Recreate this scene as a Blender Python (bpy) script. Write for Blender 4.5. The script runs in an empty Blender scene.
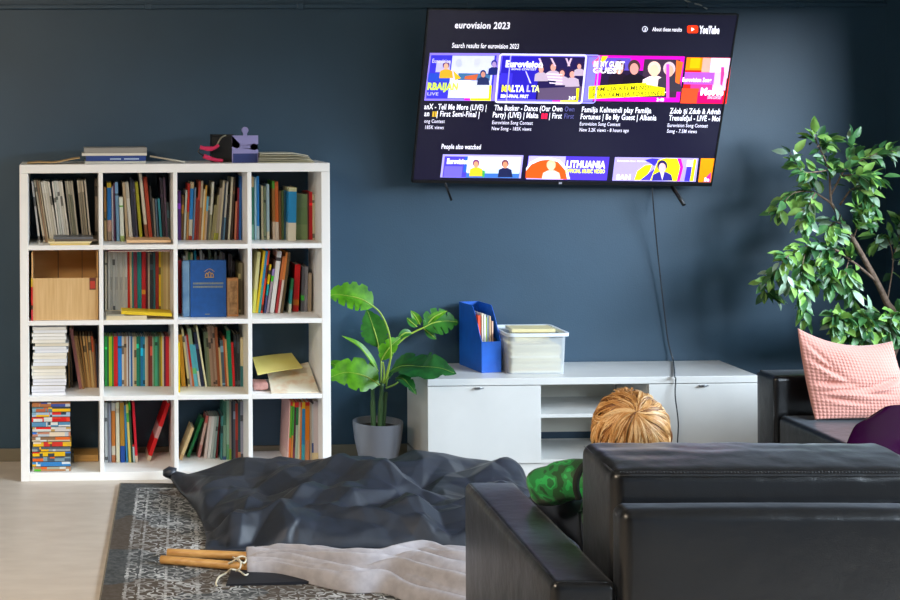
import bpy, bmesh, math, random
from mathutils import Vector, Matrix, noise
R = random.Random(7)
SC = bpy.context.scene
COL = SC.collection
PI = math.pi

# ------------------------------------------------------------------ camera
F, PX, PY = 1412.0, 112.0, 110.0
YAW, ROLL = -0.03, 0.005
CAM = Vector((0, -7.25, 1.797))
_f = Vector((-math.sin(YAW), math.cos(YAW), 0))
_r0 = Vector((math.cos(YAW), math.sin(YAW), 0))
_u0 = Vector((0, 0, 1))
_r = _r0 * math.cos(ROLL) - _u0 * math.sin(ROLL)
_u = _u0 * math.cos(ROLL) + _r0 * math.sin(ROLL)
cd = bpy.data.cameras.new('camera')
cam = bpy.data.objects.new('camera', cd)
COL.objects.link(cam)
cam.matrix_world = Matrix((
    (_r.x, _u.x, -_f.x, CAM.x), (_r.y, _u.y, -_f.y, CAM.y), (_r.z, _u.z, -_f.z, CAM.z), (0, 0, 0, 1)))
cd.sensor_width = 36
cd.lens = F * 36 / 900
cd.shift_x = (450 - PX) / 900
cd.shift_y = -(300 - PY) / 900
cd.clip_start = 0.05
SC.camera = cam


def ray(px, py):
    return _f + _r * ((px - PX) / F) - _u * ((py - PY) / F)


def atY(px, py, Y):
    d = ray(px, py)
    return CAM + d * ((Y - CAM.y) / d.y)


def atZ(px, py, Z):
    d = ray(px, py)
    return CAM + d * ((Z - CAM.z) / d.z)


# ------------------------------------------------------------------ materials
def lin(h):
    h = h.lstrip('#')
    out = []
    for i in (0, 2, 4):
        c = int(h[i:i + 2], 16) / 255
        out.append(c / 12.92 if c <= 0.04045 else ((c + 0.055) / 1.055) ** 2.4)
    return (*out, 1.0)


MATS = {}


def mat(hexcol, rough=0.6, metal=0.0, spec=0.5, coat=0.0, sheen=0.0, emit=0.0, alpha=None, trans=0.0, bump=None, key=None, subsurf=0.0):
    k = key or (hexcol, rough, metal, spec, coat, sheen, emit, trans, bump, subsurf)
    if k in MATS:
        return MATS[k]
    m = bpy.data.materials.new('material')
    m.use_nodes = True
    nt = m.node_tree
    b = nt.nodes['Principled BSDF']
    c = lin(hexcol)
    b.inputs['Base Color'].default_value = c
    b.inputs['Roughness'].default_value = rough
    b.inputs['Metallic'].default_value = metal
    b.inputs['Specular IOR Level'].default_value = spec
    b.inputs['Coat Weight'].default_value = coat
    b.inputs['Sheen Weight'].default_value = sheen
    b.inputs['Transmission Weight'].default_value = trans
    if subsurf:
        b.inputs['Subsurface Weight'].default_value = subsurf
        b.inputs['Subsurface Radius'].default_value = (0.02, 0.02, 0.01)
    if emit:
        b.inputs['Emission Color'].default_value = c
        b.inputs['Emission Strength'].default_value = emit
    if bump:
        sc, st = bump
        tc = nt.nodes.new('ShaderNodeTexCoord')
        n = nt.nodes.new('ShaderNodeTexNoise')
        n.inputs['Scale'].default_value = sc
        n.inputs['Detail'].default_value = 4
        bp = nt.nodes.new('ShaderNodeBump')
        bp.inputs['Strength'].default_value = st
        bp.inputs['Distance'].default_value = 0.01
        nt.links.new(tc.outputs['Object'], n.inputs['Vector'])
        nt.links.new(n.outputs['Fac'], bp.inputs['Height'])
        nt.links.new(bp.outputs['Normal'], b.inputs['Normal'])
    MATS[k] = m
    return m


def noisy(name, c1, c2, scale, rough=0.6, spec=0.5, stretch=(1, 1, 1), detail=5, lo=0.35, hi=0.65, bump=0.0, coat=0.0, sheen=0.0, subsurf=0.0, trans=0.0):
    if name in MATS:
        return MATS[name]
    m = bpy.data.materials.new(name)
    m.use_nodes = True
    nt = m.node_tree
    b = nt.nodes['Principled BSDF']
    tc = nt.nodes.new('ShaderNodeTexCoord')
    mp = nt.nodes.new('ShaderNodeMapping')
    mp.inputs['Scale'].default_value = stretch
    n = nt.nodes.new('ShaderNodeTexNoise')
    n.inputs['Scale'].default_value = scale
    n.inputs['Detail'].default_value = detail
    cr = nt.nodes.new('ShaderNodeValToRGB')
    cr.color_ramp.elements[0].position = lo
    cr.color_ramp.elements[1].position = hi
    cr.color_ramp.elements[0].color = lin(c1)
    cr.color_ramp.elements[1].color = lin(c2)
    nt.links.new(tc.outputs['Object'], mp.inputs['Vector'])
    nt.links.new(mp.outputs['Vector'], n.inputs['Vector'])
    nt.links.new(n.outputs['Fac'], cr.inputs['Fac'])
    nt.links.new(cr.outputs['Color'], b.inputs['Base Color'])
    b.inputs['Roughness'].default_value = rough
    b.inputs['Specular IOR Level'].default_value = spec
    b.inputs['Coat Weight'].default_value = coat
    b.inputs['Sheen Weight'].default_value = sheen
    if subsurf:
        b.inputs['Subsurface Weight'].default_value = subsurf
    if bump:
        bp = nt.nodes.new('ShaderNodeBump')
        bp.inputs['Strength'].default_value = bump
        bp.inputs['Distance'].default_value = 0.005
        nt.links.new(n.outputs['Fac'], bp.inputs['Height'])
        nt.links.new(bp.outputs['Normal'], b.inputs['Normal'])
    MATS[name] = m
    return m


# ------------------------------------------------------------------ objects
WM = {}          # world matrix of every Empty / part, kept while building


def thing(name, label, cat, loc=(0, 0, 0), rotz=0.0, group=None, M=None):
    o = bpy.data.objects.new(name, None)
    COL.objects.link(o)
    m = M if M is not None else Matrix.Translation(Vector(loc)) @ Matrix.Rotation(rotz, 4, 'Z')
    o.matrix_world = m
    o.empty_display_size = 0.05
    WM[o] = m.copy()
    tag(o, label, cat, group)
    return o


def tag(o, label=None, cat=None, group=None, kind=None):
    if label:
        o['label'] = label
    if cat:
        o['category'] = cat
    if group:
        o['group'] = group
    if kind:
        o['kind'] = kind
    return o


def obj(name, bm, mats, parent=None, smooth=False, loc=None):
    """links a bmesh given in WORLD coordinates as one mesh object"""
    me = bpy.data.meshes.new(name)
    if not isinstance(mats, (list, tuple)):
        mats = [mats]
    o = bpy.data.objects.new(name, me)
    COL.objects.link(o)
    if parent is not None:
        m = WM[parent]
        bm.transform(m.inverted())
        o.parent = parent
        WM[o] = m.copy()
    else:
        if loc is None:
            xs = [v.co for v in bm.verts]
            lo = Vector([min(c[i] for c in xs) for i in range(3)])
            hi = Vector([max(c[i] for c in xs) for i in range(3)])
            loc = ((lo.x + hi.x) / 2, (lo.y + hi.y) / 2, lo.z)
        m = Matrix.Translation(Vector(loc))
        bm.transform(m.inverted())
        o.matrix_world = m
        WM[o] = m
    bm.to_mesh(me)
    bm.free()
    for q in mats:
        me.materials.append(q)
    if smooth is True:
        for p in me.polygons:
            p.use_smooth = True
    elif smooth:
        for p in me.polygons:
            p.use_smooth = True
        me.set_sharp_from_angle(angle=math.radians(smooth))
    return o


def struct(name, bm, m, parent=None, smooth=False):
    o = obj(name, bm, m, parent, smooth)
    o['kind'] = 'structure'
    return o


def new():
    return bmesh.new()


I4 = Matrix.Identity(4)


def box(bm, lo, hi, M=I4, mi=0, bev=0.0, seg=2):
    b = bmesh.new() if bev else bm
    vs = [b.verts.new(Vector((x, y, z))) for x in (lo[0], hi[0]) for y in (lo[1], hi[1]) for z in (lo[2], hi[2])]
    fs = []
    for q in ((0, 1, 3, 2), (4, 6, 7, 5), (0, 4, 5, 1), (2, 3, 7, 6), (0, 2, 6, 4), (1, 5, 7, 3)):
        f = b.faces.new([vs[i] for i in q])
        f.material_index = mi
        fs.append(f)
    if bev:
        bmesh.ops.bevel(b, geom=b.edges[:], offset=bev, segments=seg, profile=0.5, affect='EDGES')
        for f in b.faces:
            f.material_index = mi
        merge(bm, b, M)
    elif M is not I4:
        for v in vs:
            v.co = M @ v.co


def merge(bm, src, M=I4, mi=None):
    mp = {v: bm.verts.new(M @ v.co) for v in src.verts}
    for f in src.faces:
        try:
            g = bm.faces.new([mp[v] for v in f.verts])
            g.material_index = f.material_index if mi is None else mi
            g.smooth = f.smooth
        except ValueError:
            pass
    src.free()


def rbox(bm, c, h, r, n=(6, 6, 6), puff=(0, 0, 0), M=I4, mi=0, fn=None):
    """rounded, optionally puffed box; c centre, h half sizes, r edge radius"""
    b = bmesh.new()
    ax = []
    for i in range(3):
        rr = min(r, h[i] * 0.98)
        t = [-h[i] + rr * k / 4 for k in range(4)]
        inner = [-(h[i] - rr) + 2 * (h[i] - rr) * k / n[i] for k in range(n[i] + 1)]
        ax.append(t + inner + [-x for x in reversed(t)])
    cache = {}

    def V(i, j, k):
        key = (i, j, k)
        if key in cache:
            return cache[key]
        q = Vector((ax[0][i], ax[1][j], ax[2][k]))
        inn = Vector([max(-(h[a] - min(r, h[a] * .98)), min(h[a] - min(r, h[a] * .98), q[a])) for a in range(3)])
        d = q - inn
        if d.length > 1e-9:
            q = inn + d.normalized() * min(r, min(h) * .98) if d.length > 0 else q
        w = [max(0, 1 - (q[a] / h[a]) ** 2) for a in range(3)]
        q = Vector((q.x + puff[0] * w[1] * w[2] * (q.x / h[0]), q.y + puff[1] * w[0] * w[2] * (q.y / h[1]), q.z + puff[2] * w[0] * w[1] * (q.z / h[2])))
        if fn:
            q = fn(q)
        cache[key] = b.verts.new(q + Vector(c))
        return cache[key]
    N = [len(a) - 1 for a in ax]
    for a in range(3):
        u, v = (a + 1) % 3, (a + 2) % 3
        for side in (0, N[a]):
            for i in range(N[u]):
                for j in range(N[v]):
                    def P(di, dj):
                        idx = [0, 0, 0]
                        idx[a] = side
                        idx[u] = i + di
                        idx[v] = j + dj
                        return V(*idx)
                    q = [P(0, 0), P(1, 0), P(1, 1), P(0, 1)]
                    if side == 0:
                        q.reverse()
                    try:
                        b.faces.new(q).material_index = mi
                    except ValueError:
                        pass
    bmesh.ops.remove_doubles(b, verts=b.verts[:], dist=1e-5)
    for f in b.faces:
        f.smooth = True
    merge(bm, b, M)


def tube(bm, pts, rad, seg=8, mi=0, cap=True):
    pts = [Vector(p) for p in pts]
    n = len(pts)
    rads = rad if isinstance(rad, (list, tuple)) else [rad] * n
    if isinstance(rad, float) and .00215 < rad < .00245 and n > 2:
        rads[0] = rads[-1] = .0005
    rings = []
    up = Vector((0, 0, 1))
    t0 = (pts[1] - pts[0]).normalized()
    if abs(t0.dot(up)) > 0.95:
        up = Vector((1, 0, 0))
    s = t0.cross(up).normalized()
    for i, p in enumerate(pts):
        a = pts[max(0, i - 1)]
        c = pts[min(n - 1, i + 1)]
        t = (c - a).normalized()
        s = (s - t * s.dot(t)).normalized()
        w = t.cross(s)
        rings.append([bm.verts.new(p + (s * math.cos(2 * PI * k / seg) + w * math.sin(2 * PI * k / seg)) * rads[i]) for k in range(seg)])
    for a, c in zip(rings, rings[1:]):
        for k in range(seg):
            f = bm.faces.new((a[k], a[(k + 1) % seg], c[(k + 1) % seg], c[k]))
            f.material_index = mi
            f.smooth = True
    if cap:
        for rg in (list(reversed(rings[0])), rings[-1]):
            bm.faces.new(rg).material_index = mi


def smoothpath(pts, k=6):
    """Catmull-Rom through the points"""
    P = [Vector(p) for p in pts]
    P = [P[0] * 2 - P[1]] + P + [P[-1] * 2 - P[-2]]
    out = []
    for i in range(1, len(P) - 2):
        for j in range(k):
            t = j / k
            a, b, c, d = P[i - 1:i + 3]
            out.append(0.5 * ((2 * b) + (c - a) * t + (2 * a - 5 * b + 4 * c - d) * t * t + (3 * b - a - 3 * c + d) * t ** 3))
    out.append(P[-2])
    return out


def lathe(bm, prof, c, seg=40, mi=0):
    rings = []
    for r_, z in prof:
        rings.append([bm.verts.new(Vector((c[0] + r_ * math.cos(2 * PI * k / seg), c[1] + r_ * math.sin(2 * PI * k / seg), c[2] + z))) for k in range(seg)])
    for a, b in zip(rings, rings[1:]):
        for k in range(seg):
            f = bm.faces.new((a[k], a[(k + 1) % seg], b[(k + 1) % seg], b[k]))
            f.material_index = mi
            f.smooth = True
    bm.faces.new(list(reversed(rings[0]))).material_index = mi
    bm.faces.new(rings[-1]).material_index = mi


def prism(bm, poly, y0, y1, M=I4, mi=0):
    """polygon in x,z extruded along y"""
    a = [bm.verts.new(M @ Vector((x, y0, z))) for x, z in poly]
    b = [bm.verts.new(M @ Vector((x, y1, z))) for x, z in poly]
    n = len(poly)
    fs = [bm.faces.new(a), bm.faces.new(list(reversed(b)))]
    for i in range(n):
        fs.append(bm.faces.new((a[(i + 1) % n], a[i], b[i], b[(i + 1) % n])))
    for f in fs:
        f.material_index = mi


ORD = ['first', 'second', 'third', 'fourth', 'fifth', 'sixth', 'seventh', 'eighth', 'ninth', 'tenth', 'eleventh', 'twelfth', 'thirteenth', 'fourteenth',
       'fifteenth', 'sixteenth', 'seventeenth', 'eighteenth', 'nineteenth', 'twentieth', 'twenty-first', 'twenty-second', 'twenty-third', 'twenty-fourth',
       'twenty-fifth', 'twenty-sixth', 'twenty-seventh', 'twenty-eighth', 'twenty-ninth', 'thirtieth', 'thirty-first', 'thirty-second', 'thirty-third', 'thirty-fourth', 'thirty-fifth']

# ================================================================== ROOM
XR, XL, YB, ZC = 4.26, -3.0, -9.2, 2.85
WALLC = '2a3f50'


def wall_material():
    m = noisy('wall_paint', '234156', '26455b', 3.0, rough=0.5, spec=0.58, detail=3)
    nt = m.node_tree
    b = nt.nodes['Principled BSDF']
    n = nt.nodes.new('ShaderNodeTexNoise')
    n.inputs['Scale'].default_value = 160
    n.inputs['Detail'].default_value = 2
    bp = nt.nodes.new('ShaderNodeBump')
    bp.inputs['Strength'].default_value = 0.15
    bp.inputs['Distance'].default_value = 0.003
    tc = nt.nodes['Texture Coordinate']
    nt.links.new(tc.outputs['Object'], n.inputs['Vector'])
    nt.links.new(n.outputs['Fac'], bp.inputs['Height'])
    nt.links.new(bp.outputs['Normal'], b.inputs['Normal'])
    return m


MW = wall_material()
MFLOOR = noisy('floor_vinyl', 'c4b9ad', 'cdc3b7', 7, rough=0.42, spec=0.4, stretch=(1, 2.5, 1))
MCEIL = mat('d8d8d2', 0.8)
MSKIRT = mat('77705f', 0.6)
MWHITE_WALL = mat('a9a7a0', 0.8)
bm = new(); box(bm, (XL, YB, -0.1), (XR, 0, 0)); struct('floor', bm, MFLOOR)
bm = new(); box(bm, (XL, YB, ZC), (XR, 0, ZC + 0.1)); struct('ceiling', bm, MCEIL)
bm = new(); box(bm, (XL - .1, 0, -0.1), (XR + .1, 0.12, ZC + 0.1)); struct('wall_back', bm, MW)
bm = new(); box(bm, (XL - .12, YB, -0.1), (XL, 0, ZC + .1)); struct('wall_left', bm, MWHITE_WALL)
GX0, GX1, GZ = 1.7, 4.0, 2.25  # opening for the added, unseen glass door behind the camera
bm = new()
box(bm, (XL, YB - .12, -0.1), (GX0, YB, ZC + .1)); box(bm, (GX1, YB - .12, -0.1), (XR, YB, ZC + .1)); box(bm, (GX0, YB - .12, GZ), (GX1, YB, ZC + .1)); box(bm, (GX0, YB - .12, -.1), (GX1, YB, 0))
struct('wall_front', bm, MW)
# the wall with the windows (towards the street)
WZ0, WZ1 = 0.6, 2.42
WINS = [(-2.85, -0.85), (-4.95, -3.15), (-7.15, -5.35)]
bm = new()
box(bm, (XR, YB, -0.1), (XR + .2, 0, WZ0))
box(bm, (XR, YB, WZ1), (XR + .2, 0, ZC + .1))
ys = [YB] + [y for w in reversed(WINS) for y in w] + [0]
for a, b in zip(ys[::2], ys[1::2]):
    box(bm, (XR, a, WZ0), (XR + .2, b, WZ1))
struct('wall_right', bm, MW)
MFRAME = mat('e6e6e2', 0.4)
for i, (a, b) in enumerate(WINS):
    bm = new()
    for lo, hi in (((a, WZ0), (b, WZ0 + .06)), ((a, WZ1 - .06), (b, WZ1)), ((a, WZ0), (a + .06, WZ1)), ((b - .06, WZ0), (b, WZ1)), (((a + b) / 2 - .03, WZ0), ((a + b) / 2 + .03, WZ1))):
        box(bm, (XR + .08, lo[0], lo[1]), (XR + .14, hi[0], hi[1]))
    struct('window_%d' % (i + 1), bm, MFRAME)
bm = new()
for a, b in ((GX0, GX0 + .07), ((GX0 + GX1) / 2 - .05, (GX0 + GX1) / 2 + .05), (GX1 - .07, GX1)):
    box(bm, (a, YB - .1, 0), (b, YB - .04, GZ))
box(bm, (GX0, YB - .1, GZ - .07), (GX1, YB - .04, GZ))
struct('added_door_1', bm, MFRAME)  # unseen door frame, added along with the blue fill behind the camera
# skirting and a painted cable duct high on the wall
bm = new(); box(bm, (XL, -0.012, 0), (XR, 0, 0.066), bev=.004); struct('baseboard_back', bm, MSKIRT)
bm = new(); box(bm, (XR - .012, YB, 0), (XR, -0.012, 0.066)); struct('baseboard_right', bm, MSKIRT)
bm = new()
box(bm, (XL, -0.022, 2.315), (XR, 0, 2.338), bev=.004)
for px in (148, 300, 470, 690, 800):
    p = atY(px, 6, -0.01)
    box(bm, (p.x - .018, -0.026, 2.312), (p.x + .018, 0, 2.341), bev=.003)
struct('trim_1', bm, MW)

# ================================================================== BOOKCASE
SX0, SX1 = -0.2445, 1.2655
SYF, SYB = -0.405, -0.018
ZB = [0.0405, 0.4095, 0.777, 1.142]      # upper faces of the four shelves
ZTOP = 1.534
WHITE = noisy('white_lacquer', 'f0efec', 'f3f2ef', 4, rough=0.45, spec=0.4)
OUT = 0.042
iw = (SX1 - SX0 - 2 * OUT - 3 * 0.0205) / 4
CX = [SX0 + OUT + k * (iw + 0.0205) for k in range(4)]       # inner left of each column
ks = thing('bookcase', 'large white open-backed bookcase of sixteen square compartments against dark blue wall', 'bookcase', ((SX0 + SX1) / 2, SYB, 0))
for x in (SX0, SX1 - OUT):
    bm = new(); box(bm, (x, SYF, 0), (x + OUT, SYB, ZTOP - OUT - .0005), bev=.002); obj('side_panel', bm, WHITE, ks)
bm = new(); box(bm, (SX0, SYF, ZTOP - OUT), (SX1, SYB, ZTOP), bev=.002); obj('top_panel', bm, WHITE, ks)
bm = new(); box(bm, (SX0 + OUT, SYF, 0), (SX1 - OUT, SYB, ZB[0]), bev=.002); obj('bottom_panel', bm, WHITE, ks)
for k in range(3):
    x = CX[k] + iw
    bm = new(); box(bm, (x, SYF + .002, ZB[0]), (x + .0205, SYB, ZTOP - OUT), bev=.0015); obj('divider', bm, WHITE, ks)
for z in ZB[1:]:
    for k in range(4):
        bm = new(); box(bm, (CX[k], SYF + .001, z - .0225), (CX[k] + iw, SYB, z), bev=.0015); obj('shelf_board', bm, WHITE, ks)

ROWN = ['bottom', 'third', 'second', 'top']
COLN = ['first', 'second', 'third', 'fourth']
ORGX = [25, 98, 174, 246]
ORGY = {3: 165, 2: 243, 1: 320, 0: 395}
SCL = {3: 7.0588, 2: 7.0588, 1: 7.0588, 0: 6.6667}
PAGES = mat('e3dcc8', 0.85)
NB = [0]


def ccol(hexcol, f):
    return '%02x%02x%02x' % tuple(max(0, min(255, int(int(hexcol[i:i + 2], 16) * f))) for i in (0, 2, 4))


def book(name, label, group, org, M, T, D, H, bands, matte=0.5, tb=0.0022, pages=True):
    """T thickness (x), D depth (y), H height (z); bands: [(z0,z1,hex)] on spine and boards"""
    t = thing(name, label, 'magazine' if 'magazine' in name else ('book' if 'book' in name else name.replace('_', ' ')), group=group, M=M)
    tb = min(tb, T * .25)
    prof = [(0, 0), (T, 0), (T, D), (T - tb, D), (T - tb, tb), (tb, tb), (tb, D), (0, D)]
    b = new()
    ms = []
    lv = sorted({0.0, H} | {z for z0, z1, h in bands for z in (z0, z1)})

    def hexat(z):
        c = bands[0][2]
        for z0, z1, h in bands:
            if z0 <= z <= z1:
                c = h
        return c
    rings = [[b.verts.new(M @ Vector((x, y, z))) for x, y in prof] for z in lv]
    for a, c_, z0, z1 in zip(rings, rings[1:], lv, lv[1:]):
        mm = mat(hexat((z0 + z1) / 2), matte)
        if mm not in ms:
            ms.append(mm)
        for i in range(8):
            f = b.faces.new((a[i], a[(i + 1) % 8], c_[(i + 1) % 8], c_[i]))
            f.material_index = ms.index(mm)
    for rg, flip, z in ((rings[0], True, lv[0]), (rings[-1], False, lv[-1])):
        mm = ms.index(mat(hexat(min(max(z, 1e-5), H - 1e-5)), matte))
        for q in ((0, 1, 4, 5), (1, 2, 3, 4), (0, 5, 6, 7)):
            q = [rg[i] for i in q]
            f = b.faces.new(list(reversed(q)) if flip else q)
            f.material_index = mm
    obj('cover', b, ms, t)
    if pages:
        b = new()
        box(b, (tb, tb, 0.004), (T - tb, D - .004, H - .004), M)
        obj('pages', b, PAGES, t)
    NB[0] += 1
    return t


def cell_books(row, col, yb, items, kind='book', group=None, depth=None):
    ox, oy, s = ORGX[col], ORGY[row], SCL[row]
    zb = ZB[row] + .0004
    x0, x1 = CX[col] + .0008, CX[col] + iw - .0008
    n = len(items)
    group = group or 'books standing in the %s compartment of the %s row' % (COLN[col], ROWN[row])
    bk = []
    for i, it in enumerate(items):
        xt, xb, w, yt, hx, nm = it[:6]
        bands = it[6] if len(it) > 6 and it[6] else []
        ybi = it[7] if len(it) > 7 else yb
        pl = atZ(ox + xb / s, oy + ybi / s, zb)
        Y = max(SYF + .004, min(pl.y, -0.14))
        pm = (Y - CAM.y) / F / s                     # metres per zoom pixel
        h = min((ybi - yt) * pm, .338)
        X = atY(ox + xb / s, oy + ybi / s, Y).x
        bk.append({'x': X, 'm': (xt - xb) / (ybi - yt), 'w': max(.0035, w * pm * .95), 'h': h, 'Y': Y, 'it': it, 'bands': bands, 'yb': ybi})
    # books touch but never cross: settle the row from both ends
    for rnd in range(40):
        e = .0003
        bk[0]['x'] = max(bk[0]['x'], x0)
        if bk[0]['x'] + bk[0]['m'] * bk[0]['h'] < x0:
            bk[0]['m'] = (x0 - bk[0]['x']) / bk[0]['h']
        for p, q in zip(bk, bk[1:]):
            q['x'] = max(q['x'], p['x'] + p['w'] + e)
            h = min(p['h'], q['h'])
            need = (p['x'] + p['w'] + e + p['m'] * h - q['x']) / h
            q['m'] = max(q['m'], need)
        l = bk[-1]
        over = max(l['x'] + l['w'] - x1, 0)
        l['x'] -= over
        if l['x'] + l['w'] + l['m'] * l['h'] > x1:
            l['m'] = (x1 - l['x'] - l['w']) / l['h']
        for p, q in reversed(list(zip(bk, bk[1:]))):
            p['x'] = min(p['x'], q['x'] - p['w'] - e)
            h = min(p['h'], q['h'])
            need = (q['x'] + q['m'] * h - e - p['x'] - p['w']) / h
            p['m'] = min(p['m'], need)
            # neighbours at the wall of the compartment
            if p['x'] + p['w'] + p['m'] * p['h'] > x1:
                p['m'] = (x1 - p['x'] - p['w']) / p['h']
        bad = bk[0]['x'] < x0 - 1e-6 or any(k_['x'] + k_['m'] * k_['h'] < x0 - 1e-6 for k_ in bk)
        if not bad and rnd > 1:
            break
        if bad:
            for k_ in bk:
                k_['w'] *= .97
    for i, k_ in enumerate(bk):
        it = k_['it']
        xt, xb, w, yt, hx, nm = it[:6]
        bands, ybi, Y = k_['bands'], k_['yb'], k_['Y']
        kd = it[8] if len(it) > 8 else kind
        th = math.atan(k_['m'])
        T = k_['w'] * math.cos(th)
        H = k_['h'] / math.cos(th) - T * abs(math.sin(th))
        if th >= 0:
            M = Matrix.Translation((k_['x'] + k_['w'], Y, zb)) @ Matrix.Rotation(th, 4, 'Y') @ Matrix.Translation((-T, 0, 0))
        else:
            M = Matrix.Translation((k_['x'], Y, zb)) @ Matrix.Rotation(th, 4, 'Y')
        D = min(depth or min(max(H * .78, .14), .27), -Y - .024)
        hx = bookcol(hx)
        bb = [(0, H, hx)]
        for (yy, hh) in bands:
            zz = H * (ybi - yy) / (ybi - yt)
            bb.append((0, max(.001, min(H - .001, zz)), bookcol(hh)))
        if not bands and w >= 14 and R.random() < .6:
            f = 1.8 if sum(int(hx[k:k + 2], 16) for k in (0, 2, 4)) < 300 else .5
            z1 = H * R.uniform(.72, .9)
            z2 = z1 - H * R.uniform(.03, .22)
            bb += [(z2, z1, ccol(hx, f))]
            if R.random() < .5:
                bb.append((H * .04, H * R.uniform(.07, .14), ccol(hx, f)))
        lab = '%s %s, %s from left in the %s compartment of bookcase %s row' % (nm, kd, ORD[i], COLN[col], ROWN[row])
        book(kd.replace(' ', '_'), lab, group, None, M, T, D, H, bb, matte=R.choice((.35, .45, .6)), pages=T > .006)


def bookcol(h):
    """a little deeper and richer, as printed covers are"""
    c = [int(h[i:i + 2], 16) / 255 for i in (0, 2, 4)]
    g = sum(c) / 3
    c = [max(0, min(1, (g + (x - g) * 1.2) * .93)) for x in c]
    return '%02x%02x%02x' % tuple(int(x * 255) for x in c)


def flat(name, label, cat, cx, cy, cz, w, d, h, rz, cover, page='e3dcc8', group=None, edge=True, tilt=0.0, tiltx=0.0):
    """a book or magazine lying flat, spine towards the room"""
    M = Matrix.Translation((cx, cy, cz)) @ Matrix.Rotation(rz, 4, 'Z') @ Matrix.Rotation(tilt, 4, 'Y') @ Matrix.Rotation(tiltx, 4, 'X')
    t = thing(name, label, cat, group=group, M=M)
    tb = min(.0022, h * .3)
    b = new()
    box(b, (-w / 2, 0, 0), (w / 2, d, tb), M)
    box(b, (-w / 2, 0, h - tb), (w / 2, d, h), M)
    if edge:
        box(b, (-w / 2, 0, tb), (w / 2, tb, h - tb), M)
    obj('cover', b, mat(cover, .5), t)
    b = new()
    e = tb + .0002 if edge else .002
    box(b, (-w / 2 + .002, e, tb), (w / 2 - .002, d - .003, h - tb), M)
    obj('pages', b, mat(page, .85), t)
    return t
# ================================================================== BOOKS
def P(row, col, zx, zy):
    return ORGX[col] + zx / SCL[row], ORGY[row] + zy / SCL[row]


def flatc(row, col, zx0, zx1, zyb, h, d, label, cover, name='book', cat='book', z=None, rz=0.0, page='e3dcc8', edge=True, group=None, tilt=0.0):
    zb = (ZB[row] if z is None else z) + .0004
    x, y = P(row, col, (zx0 + zx1) / 2, zyb)
    p = atZ(x, y, zb)
    Y = max(SYF + .006, p.y)
    a = atY(*P(row, col, zx0, zyb), Y).x
    b = atY(*P(row, col, zx1, zyb), Y).x
    a = max(a, CX[col] + .002)
    b = min(b, CX[col] + iw - .002)
    return flat(name, label, cat, (a + b) / 2, Y, zb, b - a, d, h, rz, cover, page, group, edge, tilt)


# ---- top row
m = 'magazine'
cell_books(3, 0, 548, [
    (47, 96, 14, 115, 'd6d2ca', 'pale grey'), (62, 131, 14, 106, 'c8bda8', 'beige'), (80, 146, 13, 106, '9a8068', 'brown'), (97, 160, 10, 110, 'b9a98e', 'tan'),
    (112, 178, 15, 116, 'd9d6cd', 'chalk white', [(200, 'cfcabc')]), (128, 194, 15, 112, 'dedbd2', 'white', [(195, 'd5d0c4')]), (144, 210, 14, 113, 'd2cec2', 'ash white', [(196, 'cbc6b6')]),
    (160, 226, 14, 114, 'd8d4c9', 'cream white'), (190, 243, 14, 116, 'd9d9d3', 'light grey'), (205, 259, 14, 112, 'c6cbc6', 'greenish white'), (220, 275, 15, 112, 'dadad6', 'snow white'),
    (236, 291, 14, 114, 'd3d1c6', 'bone white'), (251, 307, 14, 115, 'e0ddd4', 'ivory'), (282, 330, 12, 114, '8b8a80', 'grey'), (295, 345, 12, 113, 'c9c5b4', 'pale stone', [(205, '8c8c7a')]),
    (310, 358, 14, 114, 'a9a69a', 'ash grey', [(210, '777a6c')]), (326, 372, 12, 114, 'bdb9ab', 'light stone'), (368, 408, 13, 108, 'd0cabb', 'oatmeal', [(195, '9a9486')]),
    (383, 424, 12, 108, 'b3a998', 'taupe', [(190, '8f897b')]), (398, 438, 13, 110, 'cfc8b8', 'linen', [(190, 'a29b8a')]), (419, 458, 12, 105, 'c9c4ba', 'silver grey'),
    (505, 505, 18, 96, 'b9aa9c', 'upright dusty beige', None, 530),
], kind='magazine', group='pale magazines in the first compartment of the top row', depth=.25)
flatc(3, 0, 176, 455, 566, .0085, .19, 'yellow paperback lying flat, lowest under the pale leaning magazines', 'dcc071', rz=.0)
flatc(3, 0, 165, 470, 566, .0085, .2, 'cream paperback lying flat between a yellow and a dark one', 'ead9a6', z=ZB[3] + .0092)
flatc(3, 0, 208, 512, 552, .0105, .2, 'dark patterned paperback with red spot lying flat on cream paperback', '5b4f42', z=ZB[3] + .0182)
b_ = flatc(3, 0, 200, 480, 538, .010, .2, 'slate grey book lying topmost in the pile before pale magazines', '5f6266', z=ZB[3] + .0292)

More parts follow.
